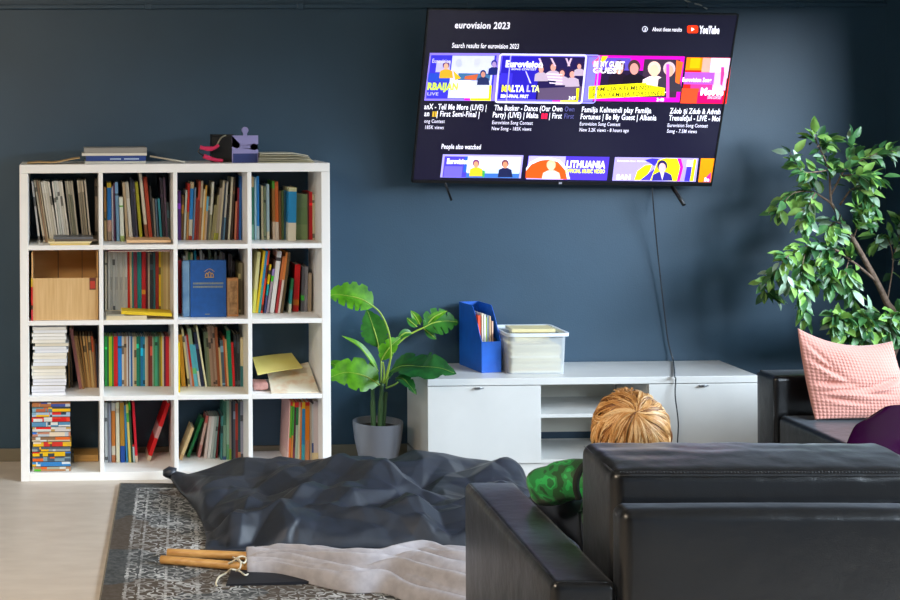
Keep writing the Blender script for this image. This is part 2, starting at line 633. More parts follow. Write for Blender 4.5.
cell_books(3, 1, 537, [
    (44, 47, 16, 160, 'b9854a', 'orange brown', [(330, '8a6a3a'), (375, '2a3a2a'), (392, 'c0a070')]), (66, 68, 30, 125, 'd9b42a', 'blue with yellow tip', [(160, '2f7fb8'), (388, 'd8a890'), (470, 'a88a70')]),
    (98, 100, 10, 150, 'd8cfcc', 'pinkish white'), (109, 112, 12, 128, '5c3455', 'plum'), (120, 133, 22, 120, '8fb6d6', 'light blue'),
    (150, 160, 28, 225, 'e1e4d6', 'white and green', [(285, '5f9a3a'), (296, 'd9dccf'), (500, '9cb070')], 540), (173, 200, 20, 120, 'b7a486', 'tan'),
    (194, 224, 24, 118, 'c1bcae', 'pale grey', [(235, 'd6d4cb')]), (226, 250, 18, 95, '23283a', 'navy'), (246, 270, 14, 110, '3b3a49', 'charcoal'), (262, 296, 22, 118, 'a3a231', 'olive'),
    (290, 337, 22, 57, 'd8d3c4', 'tall off-white', [(420, '8a5a40')]), (322, 362, 26, 86, 'a13d22', 'red brown'), (362, 388, 14, 150, '1d1c1e', 'black'), (385, 402, 12, 236, '8b8a84', 'short grey'),
    (403, 418, 13, 240, '546a80', 'short steel blue'), (422, 440, 16, 236, '2b8494', 'teal'), (438, 460, 20, 92, '2b2431', 'dark aubergine'), (462, 482, 13, 92, '57475c', 'mauve grey'), (488, 500, 18, 262, '1e3137', 'dark sea-green'),
])
flatc(3, 1, 215, 512, 556, .007, .2, 'magazine with white and blue print lying flat under peach book', 'a9a7b0', name='magazine', cat='magazine', edge=False)
flatc(3, 1, 205, 515, 548, .0125, .18, 'peach hardback lying flat in front of red brown leaning book', 'e2b98a', z=ZB[3] + .0076)

cell_books(3, 2, 530, [
    (31, 31, 20, 182, '5b2b72', 'purple'), (58, 50, 16, 212, '6d4c1b', 'brown'), (84, 68, 13, 175, 'e0d8c2', 'cream'), (100, 86, 16, 130, 'c53318', 'red', [(330, 'c08a50')]),
    (120, 103, 24, 120, 'd0b890', 'blue', [(165, '3a88c2'), (385, 'd8cdb4'), (500, 'a04028')]), (148, 129, 12, 158, '76889a', 'grey blue'), (157, 141, 15, 230, '8a2c18', 'dark rust'), (170, 158, 17, 112, 'a4432a', 'brick red', [(250, '7a2a1a')]),
    (190, 172, 16, 112, 'b5a58b', 'tan', [(300, '9a6a40')]), (208, 186, 12, 172, 'd9cbaa', 'cream tan'), (222, 199, 12, 142, 'c49a48', 'ochre'), (232, 211, 13, 222, '79b7d3', 'light blue', [(325, 'c0a890')]),
    (248, 226, 14, 226, '5a584f', 'dark grey'), (272, 242, 16, 118, 'cfd0c3', 'tall light grey', [(350, '8c8a6e')]), (286, 260, 18, 280, '8e8862', 'short khaki'), (303, 279, 13, 212, '9c9573', 'khaki', [(480, 'a0a040')]),
    (317, 294, 18, 160, 'a3998b', 'stone grey', [(480, '8a8a3a')]), (341, 314, 13, 110, 'cbc3ab', 'sand'), (354, 329, 13, 126, '3a4452', 'slate blue'), (370, 344, 13, 114, 'c3c3bb', 'pale grey', [(370, '5a7a90')]),
    (386, 361, 16, 205, '201d1c', 'black'), (407, 381, 13, 87, 'd3cfbb', 'tall cream'), (424, 398, 14, 90, '40301f', 'dark brown'), (440, 426, 13, 256, 'c27c62', 'salmon'), (454, 442, 12, 160, '7b2031', 'wine red'), (468, 458, 18, 78, '1f5d9c', 'tall blue'),
])
cell_books(3, 3, 528, [
    (42, 42, 16, 84, 'd8b88a', 'sea green', [(155, '3b7a62'), (420, '8ab8a0')]), (62, 62, 13, 86, 'bcdbe2', 'ice blue'), (76, 76, 20, 78, '398bc3', 'sky blue', [(430, 'd0dad8')]), (108, 110, 16, 145, 'c9b993', 'beige'),
    (126, 128, 16, 150, '7d8363', 'sage'), (146, 148, 20, 134, 'afc0c1', 'pale blue grey', [(470, 'd8ccb0')]), (186, 190, 18, 112, '4c8c22', 'moss green', [(165, '9a6a30'), (400, 'd0b8a0')]), (206, 209, 24, 116, 'b2551d', 'rust', [(150, 'c2662a'), (402, 'd8c8b8')]),
    (232, 235, 16, 180, '6d4d28', 'brown'), (252, 252, 16, 178, '4d5d33', 'dark olive'), (270, 270, 12, 176, '2b5160', 'dark teal'), (300, 278, 58, 158, 'cfd0a8', 'thick blue and cream', [(186, '2d86b5'), (408, 'd9d0bc')], 537),
    (350, 345, 96, 206, '76906a', 'wide sage green', [(300, '6f8a60'), (420, '80966a')]), (448, 447, 12, 192, '581015', 'maroon'), (463, 462, 22, 190, 'b3121c', 'bright red'), (500, 500, 16, 205, 'cac3a9', 'cream', None, 528),
])
# ---- second row
cb = thing('cardboard_box', 'open cardboard box with low front wall filling the first compartment of bookcase second row', 'box', (CX[0] + iw / 2, SYF + .03, ZB[2]))
CARD = noisy('cardboard', 'c9a169', 'd9b681', 3, rough=0.75, stretch=(30, 1, 1.5), lo=.3, hi=.7)
CARD2 = noisy('cardboard_inside', 'd3a566', 'dcb174', 3, rough=0.8, stretch=(1, 1, 8))
bx0, bx1, by0, by1, bz = CX[0] + .014, CX[0] + iw - .004, SYF + .02, SYB - .012, ZB[2] + .0006
fz = bz + .204
bm = new(); box(bm, (bx0, by0, bz), (bx1, by0 + .005, fz), bev=.0015); obj('front_wall', bm, CARD, cb)
bm = new()
box(bm, (bx0, by1 - .005, bz), (bx0 + (bx1 - bx0) * .385, by1, bz + .333)); box(bm, (bx0 + (bx1 - bx0) * .395, by1 - .005, bz), (bx0 + (bx1 - bx0) * .765, by1, bz + .335)); box(bm, (bx0 + (bx1 - bx0) * .772, by1 - .005, bz), (bx1, by1, bz + .336))
obj('back_wall', bm, CARD2, cb)
for x in (bx0, bx1 - .005):
    bm = new(); box(bm, (x, by0 + .0055, bz), (x + .005, by1 - .0055, bz + .33)); obj('side_wall', bm, CARD2, cb)
bm = new(); box(bm, (bx0 + .0055, by0 + .0055, bz), (bx1 - .0055, by1 - .0055, bz + .004)); obj('base', bm, CARD2, cb)
q0 = atY(*P(2, 0, 455, 330), by0); q1 = atY(*P(2, 0, 500, 245), by0)
bm = new(); box(bm, (q0.x, by0 - .0008, q0.z), (q1.x, by0 - .0001, q1.z - .0), mi=0)
box(bm, (q0.x + .004, by0 - .0012, q0.z + .006), (q1.x - .004, by0 - .0008, q1.z - .016), mi=1)
obj('sticker', bm, [mat('6b3526', .5), mat('c23a2a', .5)], cb)
cell_books(2, 0, 549, [(44, 44, 12, 252, 'd0b030', 'slim red and yellow', [(310, 'c3141a'), (440, '3a2018'), (470, 'c83040')])], depth=.02)

it = [(50, 50, 16, 62, 'd9cfb4', 'cream')]
for k, c in enumerate(('ddd8cb', 'd2cdbf', 'e0dcd0', 'd6d3c8', 'cfcbbd', 'dcd9ce', 'd3d0c3', 'e1ded4')):
    it.append((70 + k * 17.4, 72 + k * 17.4, 17, 66, c, ['bone white', 'pale stone', 'milk white', 'pearl grey', 'ash white', 'chalk white', 'smoke white', 'snow white'][k], [(240, ccol(c, .86)), (330, ccol(c, .95))] if k % 2 else None))
cell_books(2, 1, 490, it + [
    (210, 212, 15, 60, 'c13219', 'red'), (226, 229, 13, 60, 'e6cda0', 'cream'), (241, 243, 11, 60, '2b8482', 'teal'), (253, 256, 24, 60, '8c4159', 'plum', [(300, '9a3a48')]), (279, 280, 30, 60, '17898a', 'wide teal'),
    (312, 309, 28, 60, 'b8202a', 'crimson', [(330, 'e0a040'), (362, 'b8202a')]), (341, 339, 13, 70, '551122', 'maroon'), (355, 354, 12, 70, 'bfb0a0', 'greige'), (368, 368, 24, 80, '27323a', 'slate'), (393, 393, 13, 70, '2d6a70', 'sea blue'),
    (408, 407, 24, 60, '8c2a1a', 'oxblood'), (434, 431, 14, 58, 'dcbb22', 'yellow'), (450, 447, 18, 62, 'b2a362', 'khaki'), (469, 467, 18, 62, 'c2aa7a', 'tan'), (488, 487, 14, 62, 'd1c293', 'straw'), (503, 503, 14, 62, 'b09b70', 'caramel'),
], depth=.24)
flatc(2, 1, 60, 345, 545, .020, .2, 'cream book lying flat under a yellow one, second row', 'd9c9a4')
flatc(2, 1, 62, 190, 515, .006, .12, 'grey booklet lying flat beside a yellow book', '8b8778', name='booklet', cat='booklet', z=ZB[2] + .0212, edge=False)
flatc(2, 1, 165, 522, 520, .0155, .12, 'bright yellow book lying aslant in front of upright spines', 'e3c01f', z=ZB[2] + .0212, tilt=.055)
flatc(2, 1, 68, 512, 66, .006, .2, 'dark red booklet lying flat across the tops of upright books', '6b1f22', name='booklet', cat='booklet', z=ZB[2] + .3305, edge=False)

# blue album standing face out
cell_books(2, 2, 500, [(31, 31, 24, 122, 'b3181c', 'red')], depth=.2)
z0 = ZB[2] + .0005
pl = atZ(*P(2, 2, 62, 522), z0)
Y = -0.335
xa, xb_, xc = [atY(*P(2, 2, v, 522), Y).x for v in (62, 115, 370)]
H_ = atY(*P(2, 2, 200, 125), Y).z - z0
Mb = Matrix.Translation((xa, Y, z0))
al = thing('photo_album', 'large blue album with gold emblem standing face out in bookcase second row', 'album', M=Mb)
MBLUE = noisy('blue_cloth', '0d447f', '114b8c', 30, rough=.45)
MSPI = noisy('worn_blue_cloth', '456a8c', '6a8aa2', 14, rough=.55)
bm = new()
box(bm, (xb_ + .0006, Y, z0), (xc, Y + .004, z0 + H_), bev=.001); obj('front_cover', bm, MBLUE, al)
bm = new(); box(bm, (xa + .004, Y + .036, z0), (xc, Y + .04, z0 + H_), bev=.001); obj('back_cover', bm, MBLUE, al)
bm = new(); rbox(bm, ((xa + xb_) / 2, Y + .021, z0 + H_ / 2), ((xb_ - xa) / 2, .019, H_ / 2), .008, (2, 2, 3)); obj('spine', bm, MSPI, al)
bm = new(); box(bm, (xb_ + .002, Y + .0045, z0 + .004), (xc - .004, Y + .0355, z0 + H_ - .004)); obj('pages', bm, PAGES, al)
GOLD = mat('d9a23a', .35, metal=.4)
bm = new()
ex, ez = atY(*P(2, 2, 250, 220), Y).x, atY(*P(2, 2, 250, 220), Y).z
for sx in (-1, 0, 1):
    tube(bm, [(ex + sx * .013 - .006 + .012 * k / 6, Y - .0012, ez + .010 * math.sin(PI * k / 6) + (.006 if sx == 0 else 0) - .004) for k in range(7)], .0018, 6)
    tube(bm, [(ex + sx * .013 - .006, Y - .0012, ez - .012), (ex + sx * .013 - .006, Y - .0012, ez)], .0016, 6)
    tube(bm, [(ex + sx * .013 + .006, Y - .0012, ez - .012), (ex + sx * .013 + .006, Y - .0012, ez)], .0016, 6)
tube(bm, [(ex - .024 + .048 * k / 8, Y - .0012, ez + .012 + .014 * math.sin(PI * k / 8)) for k in range(9)], .0012, 6)
box(bm, (ex - .022, Y - .0015, ez - .0165), (ex + .022, Y, ez - .013))
obj('emblem', bm, GOLD, al)
bm = new()
a1 = atY(*P(2, 2, 135, 322), Y); a2 = atY(*P(2, 2, 350, 272), Y)
for zz in (.25, .75):
    x = a1.x
    z = a1.z + (a2.z - a1.z) * zz
    while x < a2.x - .004:
        w_ = R.uniform(.003, .006)
        box(bm, (x, Y - .0006, z - .0045), (min(x + w_, a2.x), Y, z + .0045))
        x += w_ + .0016
obj('title_print', bm, mat('7d7f70', .5), al)
bm = new(); a3 = atY(*P(2, 2, 235, 502), Y); box(bm, (a3.x - .012, Y - .0005, a3.z - .0015), (a3.x + .012, Y, a3.z + .0015)); obj('small_print', bm, mat('8f8a70', .5), al)
Hs = [(62, 85, 'white', 'd8d8d0'), (80, 52, 'cream', 'd5cba8'), (100, 60, 'leaf green', '5f8a45'), (116, 65, 'pale yellow', 'ddd6a4'), (140, 52, 'cyan', '2fa3b6'), (160, 90, 'rust red', 'a65a3c'), (180, 50, 'chalk white', 'd8d3cb'), (198, 75, 'dove grey', 'b7b3ab'),
      (222, 100, 'black', '2a2b2c'), (244, 50, 'sage', '8fa08a'), (262, 95, 'dark green', '2f4a3a'), (284, 62, 'pale grey', 'a9adab'), (302, 85, 'graphite', '4a4d50'), (320, 58, 'stone grey', '8e8f8b'), (340, 72, 'lilac grey', '8d8791')]
cell_books(2, 2, 480, [(31, 31, 3, 470, 'b3181c', 'tiny red')][:0] + [(a + 4, a + 2, 16, t_, c, n_) for a, t_, n_, c in Hs] + [(386, 384, 13, 72, '4a4650', 'charcoal'), (402, 400, 12, 82, '6e6b72', 'lead grey'), (418, 416, 16, 120, '26242a', 'black brown')], group='books behind the blue album', depth=.14)
cell_books(2, 2, 505, [(458, 458, 14, 142, '6e6a4e', 'olive grey'), (474, 474, 13, 142, '8c8872', 'drab'), (488, 488, 10, 142, '4c4838', 'umber')], group='thin books at the end of the second row third compartment', depth=.2)
Y2 = -0.325
xa, xb_ = [atY(*P(2, 2, v, 520), Y2).x for v in (376, 455)]
hh = atY(*P(2, 2, 400, 250), Y2).z - z0
wb = thing('wooden_box', 'small upright brown picture box beside the blue album', 'box', M=Matrix.Translation((xa, Y2, z0)))
bm = new(); box(bm, (xa, Y2, z0), (xb_, Y2 + .05, z0 + hh), bev=.002); obj('body', bm, noisy('brown_box', 'a8703f', 'c08a56', 12, rough=.6), wb)
bm = new(); box(bm, (xa + .006, Y2 - .0008, z0 + .012), (xb_ - .006, Y2, z0 + hh - .012)); obj('picture_print', bm, noisy('brown_print', 'b58b5c', '7c5a34', 40, rough=.5), wb)

cell_books(2, 3, 495, [
    (84, 45, 24, 60, 'efe0a2', 'cream', [(330, 'e8e070')]), (126, 68, 17, 56, 'e9c312', 'yellow'), (143, 86, 16, 56, '3192c2', 'blue', [(300, '46a8a0')]), (158, 103, 14, 56, 'e2532f', 'red orange'), (168, 126, 15, 150, 'd8b020', 'teal and yellow', [(190, '3a2a30'), (220, 'e0c010'), (290, '20a0a0'), (370, '4a4a70')]),
    (190, 143, 17, 182, 'a08fc2', 'lilac', [(230, '4ab030'), (270, 'b0a0a8')]), (226, 167, 32, 56, 'e9e5e0', 'thick white', [(100, '504848'), (125, 'e6e2dd')]), (262, 205, 20, 92, 'c2733f', 'rust', [(260, 'a03030')]), (276, 224, 16, 66, 'd98a4a', 'orange and white', [(260, 'ddd0c4')]), (302, 244, 18, 66, '5b4b31', 'dark olive'),
    (322, 300, 18, 250, '1c6e41', 'green', [(330, '2a8080'), (430, 'd0d0c0')]), (348, 330, 42, 150, 'c3191b', 'thick red', [(400, 'c8801a'), (440, 'b81818')], 485), (398, 388, 22, 165, '5a5a63', 'grey', [(370, '3fb03a'), (405, '5a5a63')], 485), (420, 411, 22, 165, '83838b', 'light grey', None, 485), (442, 436, 26, 212, 'a3937f', 'brown grey', None, 485),
])
# ---- third row
GP = 'loose white magazines in the tall pile'
zz = ZB[1]
Yp = -0.375
xa, xb_ = [atY(*P(1, 0, v, 505), Yp).x for v in (48, 293)]
NS = 21
ht = atY(*P(1, 0, 150, 48), Yp).z - zz
for k in range(NS):
    h = ht / NS
    lab = ['lowest of the tall pile of white magazines', 'topmost of the tall pile of white magazines'][k > 0] if k in (0, NS - 1) else '%s from bottom in the tall pile of white magazines' % ORD[k]
    jx = R.uniform(-.002, .006) + (k > 8) * R.uniform(0, .012)
    col_ = R.choice(['e6e4df', 'dfe0e2', 'e8e3d6', 'd9d6cc', 'd6cdb8', 'e3e4e8']) if k > 4 else 'e4e4ea'
    t = thing('magazine', 'white magazine lying ' + lab, 'magazine', group=GP, M=Matrix.Translation((xa + jx, Yp + R.uniform(0, .012), zz + .0005 + k * h)))
    b = new()
    w_ = (xb_ - xa) - .006
    bow = R.uniform(.0005, .003)
    nx = 8
    yy = WM[t].translation
    top, bot = [], []
    for y in (0, .26):
        for zlev, lst in ((0, bot), (h * .9, top)):
            lst.append([b.verts.new(Vector((yy.x + w_ * i / nx, yy.y + y, yy.z + zlev * (1 - .0) + (bow * math.sin(PI * i / nx) if False else 0)))) for i in range(nx + 1)])
    for i in range(nx):
        b.faces.new((bot[0][i], bot[0][i + 1], top[0][i + 1], top[0][i]))
        b.faces.new((top[1][i], top[1][i + 1], bot[1][i + 1], bot[1][i]))
        b.faces.new((top[0][i], top[0][i + 1], top[1][i + 1], top[1][i]))
        b.faces.new((bot[1][i], bot[1][i + 1], bot[0][i + 1], bot[0][i]))
    b.faces.new((bot[0][0], top[0][0], top[1][0], bot[1][0]))
    b.faces.new((bot[0][nx], bot[1][nx], top[1][nx], top[0][nx]))
    obj('pages', b, mat(col_, .8), t)
    b = new()
    box(b, (yy.x - .001, yy.y - .0015, yy.z + h * .9), (yy.x + w_ + .001, yy.y + .261, yy.z + h * .96))
    obj('cover', b, mat(R.choice(['b9b2a0', 'c9c6bf', '9fa3a8', 'd8d4cc', 'a59a84', 'd0d3d8']), .5), t)
cell_books(1, 0, 487, [
    (312, 308, 12, 150, '8c7040', 'warped ochre', None, 480), (324, 330, 9, 90, '5a4a30', 'warped brown', None, 478), (342, 404, 24, 62, '9c6c6b', 'leaning mauve brown'), (372, 430, 16, 112, 'a58559', 'tan'), (388, 446, 12, 115, 'b89868', 'sand', None, 478), (404, 452, 14, 112, '9e7a48', 'camel', None, 478), (420, 460, 15, 112, 'c7a873', 'straw', None, 478),
    (438, 472, 13, 110, 'b18a55', 'ochre', None, 478), (454, 482, 16, 112, 'd0b684', 'pale straw', None, 478), (472, 494, 13, 112, 'c0603a', 'orange tipped tan', [(225, 'a88860')], 478), (488, 507, 8, 130, '7a5030', 'brown', None, 478), (504, 515, 10, 168, '2a3548', 'navy', None, 478),
], depth=.2)
nm = [('green', '2f9d45'), ('dark green', '2a6a38'), ('yellow green', 'c9d826'), ('grass green', '3a8a3a'), ('bright red', 'd71b1c'), ('bright blue', '1c8ad2'), ('cream', 'e1dac8'), ('tan', 'ba997a'), ('white', 'dcd8d2'), ('maroon', '5a1d26'), ('ice blue', 'c9d9e2'), ('royal blue', '2162a3'), ('eggshell', 'd9d0bb'), ('beige', 'c2b284'),
      ('sea green', '188169'), ('deep green', '1a6a58'), ('petrol blue', '1879a9'), ('turquoise', '2590a8'), ('pale cream', 'd8cdb6'), ('sand', 'b8a284'), ('chestnut', '6c2a22'), ('rosewood', '7a3a30'), ('mint grey', '9ab09a'), ('leaf green', '4b9261'), ('jade', '52ab8b'), ('pine green', '2f6a50'), ('olive', '7a7a3a'), ('mustard', 'd3ba22'), ('ivory', 'ddd8c0'), ('plum', '5a2a4a'), ('wine red', '7c1b3a'), ('crimson', 'c41b2a'), ('scarlet', 'b01a22'), ('pink beige', 'd4b7a8')]
xs = [48, 66, 78, 100, 112, 142, 170, 185, 204, 215, 222, 234, 246, 258, 275, 292, 305, 322, 337, 347, 359, 374, 389, 398, 408, 426, 438, 450, 460, 471, 480, 488, 499, 509, 519]
cell_books(1, 1, 468, [(xs[i], xs[i], xs[i + 1] - xs[i], 114 + (i * 7 % 5), c, n_) for i, (n_, c) in enumerate(nm)], depth=.16)
cell_books(1, 2, 470, [
    (32, 32, 11, 160, 'e2c221', 'yellow', None, 512), (38, 55, 30, 102, 'cb9531', 'amber'), (54, 100, 15, 62, 'e8d9a4', 'tall cream'), (76, 118, 13, 112, 'bfb0b5', 'lilac grey'), (92, 130, 15, 102, 'b12d1b', 'red', [(330, 'c07040')]), (113, 146, 28, 58, '93aa8d', 'sage', [(170, '5fb3c6'), (340, '6fc080'), (380, '70b8c8')]), (138, 176, 15, 172, '64b3ca', 'light blue', [(360, 'd8d8d0')]),
    (152, 194, 24, 82, '222a42', 'navy'), (174, 240, 13, 46, 'e9e9c8', 'tall ivory'), (200, 224, 14, 86, '5d6a58', 'moss grey'), (216, 256, 16, 82, '737b5c', 'khaki green'), (234, 272, 17, 42, '9d8372', 'taupe'), (252, 284, 16, 42, '8b7263', 'cocoa'), (270, 296, 14, 44, 'a38a78', 'dusty taupe'), (288, 310, 20, 52, '8d5332', 'brown'),
    (312, 333, 14, 192, 'cbbb92', 'cream'), (322, 345, 22, 142, '4c6272', 'slate blue'), (338, 362, 12, 112, 'a85a35', 'rust'), (352, 375, 13, 135, 'd4b283', 'sand'), (368, 386, 28, 72, '1a8262', 'emerald green'), (400, 412, 17, 156, 'c3232a', 'red'), (420, 430, 20, 98, '20262d', 'black'), (442, 448, 18, 98, '2c3136', 'charcoal'), (470, 469, 20, 122, 'd5cba9', 'cream and teal', [(325, '3f7a80')]),
])
# papers in the third row, fourth compartment
PAPER = mat('ece6d2', .7)


def sheet(name, label, cat, pts, th, m, lift=None):
    t = thing(name, label, cat, M=Matrix.Translation(sum((Vector(p) for p in pts), Vector()) / 4))
    b = new()
    N = 10
    up = []
    for s in (0, th):
        g = []
        for i in range(N + 1):
            row = []
            for j in range(N + 1):
                u, v = i / N, j / N
                p = (Vector(pts[0]) * (1 - u) + Vector(pts[1]) * u) * (1 - v) + (Vector(pts[3]) * (1 - u) + Vector(pts[2]) * u) * v
                if lift:
                    p = p + Vector((0, 0, lift(u, v)))
                row.append(b.verts.new(p + Vector((0, 0, s))))
            g.append(row)
        up.append(g)
    for g, flip in ((up[0], 1), (up[1], 0)):
        for i in range(N):
            for j in range(N):
                q = [g[i][j], g[i + 1][j], g[i + 1][j + 1], g[i][j + 1]]
                b.faces.new(q[::-1] if flip else q)
    a, c = up
    for i in range(N):
        b.faces.new((a[i][0], a[i + 1][0], c[i + 1][0], c[i][0])); b.faces.new((c[i][N], c[i + 1][N], a[i + 1][N], a[i][N]))
        b.faces.new((c[0][i], c[0][i + 1], a[0][i + 1], a[0][i])); b.faces.new((a[N][i], a[N][i + 1], c[N][i + 1], c[N][i]))
    obj('cover' if cat != 'map' else 'printed_face', b, m, t)
    return t


z1 = ZB[1] + .001
MP = noisy('map_print', 'efe9d6', 'd8a878', 14, rough=.6, detail=8, lo=.45, hi=.8)


def cellpt(zx, zy, Y):
    return atY(*P(1, 3, zx, zy), Y)


m0, m1 = cellpt(180, 503, -.388), cellpt(516, 503, -.388)
m0.z = m1.z = z1
m2, m3 = cellpt(440, 302, -.045), cellpt(150, 372, -.16)
m2.x = min(m2.x, CX[3] + iw - .006); m1.x = min(m1.x, CX[3] + iw - .004)
sheet('folded_map', 'pale folded map lying on the third row shelf under yellow folder', 'map', [m0, m1, m2, m3], .004, MP)
f0, f1, f2, f3 = cellpt(82, 390, -.33), cellpt(400, 340, -.23), cellpt(322, 236, -.045), cellpt(46, 268, -.17)
for q in (f0, f1, f2, f3):
    q.x = max(q.x, CX[3] + .004)
sheet('cardboard_folder', 'pale yellow folder lying tilted over a folded map', 'folder', [f0, f1, f2, f3], .003, noisy('yellow_card', 'dccd6c', 'e2d47e', 6, rough=.55), lambda u, v: .003 * math.sin(PI * u))
pk0 = atZ(*P(1, 3, 46, 400), z1 + .012)
b_ = thing('paper_bag', 'crumpled pinkish brown paper bag under the yellow folder', 'bag', M=Matrix.Translation((CX[3] + .01, -.31, z1)))
bm = new()
rbox(bm, (CX[3] + .052, -.285, z1 + .0235), (.036, .05, .0195), .012, (5, 6, 3), fn=lambda q: q + Vector((0, 0, .004 * noise.noise(q * 60))))
obj('paper', bm, noisy('pink_paper', '9a6a62', 'b98a80', 30, rough=.7), b_)

# ---- bottom row
CC = [('b0744a', '4a5a9a'), ('b8694a', '5f8a92'), ('aebfd0', 'd03028'), ('c61a1c', 'd84a30'), ('5f8fae', 'd8d2c8'), ('d6d0cc', 'c0a060'), ('c2c8cc', 'c28a72'), ('8a6a50', 'ccbca0'), ('d8b040', 'c83a2e'), ('9fa3a0', '55606a'), ('e0b818', 'c22a22'), ('4a5a6a', '8aa0a8'), ('dfe6ea', '3f86c0'), ('b58a66', 'b0b09c')]
Yp = -.378
zz = ZB[0]
xa, xb_ = [atY(*P(0, 0, v, 470), Yp).x for v in (46, 308)]
ht = atY(*P(0, 0, 150, 48), Yp).z - zz
DOT = ['d8281e', '58b030', 'e8b820', '3f78c0', 'e6e6e0', 'dcdcd4', 'e0e0d8', 'c8ccd0', '30404a', 'd86a28', '88a8b8', '6a4630', 'e8d8c0']
for k, (c1, c2) in enumerate(CC):
    h = ht / len(CC)
    nmc = ['rust and navy', 'orange and teal', 'ice blue and red', 'bright red', 'blue and white', 'pale grey and gold', 'silver and salmon', 'brown and cream', 'yellow and red', 'grey', 'yellow and crimson', 'slate blue', 'white and sky blue', 'tan and sage']
    kk = len(CC) - 1 - k
    lab = 'lowest' if kk == 0 else ('topmost' if k == 0 else '%s from top' % ORD[k])
    zt = zz + .0005 + kk * h
    jx = R.uniform(0, .004) + (k in (8, 10)) * .003
    t = thing('comic_book', '%s comic paperback lying in the bright pile of comics, %s' % (nmc[k], lab), 'book', group='comic paperbacks in the bright pile', M=Matrix.Translation((xa + jx, Yp, zt)))
    b = new()
    ms = [mat(bookcol(c1), .4), mat(bookcol(c2), .4)]
    x = xa + jx
    xe = xb_ - .006 + jx
    tb = h * .1
    box(b, (x, Yp + .002, zt), (xe, Yp + .13, zt + tb)); box(b, (x, Yp + .002, zt + h * .97 - tb), (xe, Yp + .13, zt + h * .97))
    # printed spine: patches of colour along the spine
    cuts = sorted({0, 1} | {round(R.uniform(.04, .96), 3) for _ in range(7)})
    zc_ = [.06, R.uniform(.35, .65), .92]
    cols = [mat(bookcol(R.choice(DOT)), .4) for _ in range(3)]
    ms += cols
    for zi in (0, 1):
        for a_, c_ in zip(cuts, cuts[1:]):
            mi_ = R.choice([0, 0, 0, 0, 1, 1, 1, 2, 3, 4])
            vs = [b.verts.new(v) for v in ((x + (xe - x) * a_, Yp, zt + h * zc_[zi]), (x + (xe - x) * c_, Yp, zt + h * zc_[zi]), (x + (xe - x) * c_, Yp, zt + h * zc_[zi + 1]), (x + (xe - x) * a_, Yp, zt + h * zc_[zi + 1]))]
            f = b.faces.new(vs); f.material_index = mi_
    box(b, (x, Yp + .0002, zt), (xe, Yp + .0022, zt + h * .97), mi=5)
    ms.append(mat('3a3430', .5)) if len(ms) < 6 else None
    obj('cover', b, ms, t)
    b = new(); box(b, (x + .001, Yp + .0024, zt + tb), (xe - .001, Yp + .128, zt + h * .97 - tb)); obj('pages', b, PAGES, t)
# behind the pile: a wooden board leaning low and a paper in a clip
pb = [atZ(*P(0, 0, v, 440), ZB[0] + .001) for v in (325, 492)]
bm = new(); box(bm, (pb[0].x, -.20, ZB[0] + .0008), (CX[0] + iw - .004, -.06, ZB[0] + .034), bev=.003)
o = obj('wooden_board', bm, noisy('pale_wood', 'b58a4a', 'c69a58', 6, rough=.55, stretch=(1, 12, 12)))
tag(o, 'tan wooden board lying behind the bright pile of comics', 'board')

cell_books(0, 1, 450, [
    (45, 48, 18, 52, 'c9cac8', 'pale grey'), (64, 67, 10, 52, '7f8288', 'grey'), (75, 78, 11, 52, 'a5a5b0', 'lavender grey'), (91, 92, 26, 54, 'ccc8c0', 'rust', [(105, 'c27a3a'), (340, 'd3c8b4'), (400, 'b07048')]), (119, 123, 24, 50, 'e1dab9', 'cream', [(90, 'd0c0a0'), (120, 'e2dcc0')]), (146, 152, 30, 50, 'a57c2b', 'amber', [(340, '1b4b93')]),
    (174, 188, 13, 70, '3c82aa', 'blue'), (186, 206, 16, 62, 'd8d065', 'yellow and green', [(120, '5aa040'), (180, 'd8c878')]), (203, 222, 14, 50, '34a524', 'bright green', [(100, '1e3a20')]), (217, 232, 12, 330, 'c03030', 'thin teal and white', [(345, 'b8cdd0')]), (228, 250, 18, 46, 'c7273a', 'red', [(405, 'e0ccb8')]), (462, 322, 27, 52, 'c60f1a', 'bright red far-leaning', [(210, 'd0a8a8'), (290, 'c60f1a'), (408, 'e2d2bc')], 442),
])
cell_books(0, 2, 432, [
    (118, 32, 23, 216, 'd9b989', 'tan far-leaning', [(400, 'c8a070')], 436), (182, 82, 22, 140, '186c3a', 'dark green leaning', None, 405), (218, 156, 19, 132, 'c9706a', 'pink and white', [(180, 'd3b4aa'), (330, 'c89088')], 412), (236, 200, 19, 142, 'd7c9c2', 'pale rose', None, 425), (254, 222, 18, 142, 'dddcd8', 'white', None, 425), (272, 242, 15, 142, 'b5bcb8', 'pale grey', None, 425), (286, 260, 14, 142, '93a7a4', 'teal grey', None, 425),
    (299, 278, 12, 142, '8c2128', 'dark red', None, 420), (316, 309, 14, 136, '4c8484', 'teal'), (334, 327, 22, 40, '3b6b5a', 'dark sea-green', [(200, '7a9a88'), (410, '3a5a8a')]), (358, 351, 17, 38, '96b6a2', 'pale green', [(330, '6aa07a')]), (376, 370, 14, 38, '9b9387', 'grey tan', [(360, '80a040')]), (393, 388, 14, 42, '212a3b', 'navy'), (408, 404, 14, 40, '545c68', 'slate'),
    (422, 420, 17, 56, 'a33b2b', 'red brown', [(300, '7a2a30')]), (442, 440, 18, 46, '2a4a53', 'dark teal', [(380, 'b08060')]), (464, 463, 18, 42, 'a3a2b3', 'lavender grey'),
])
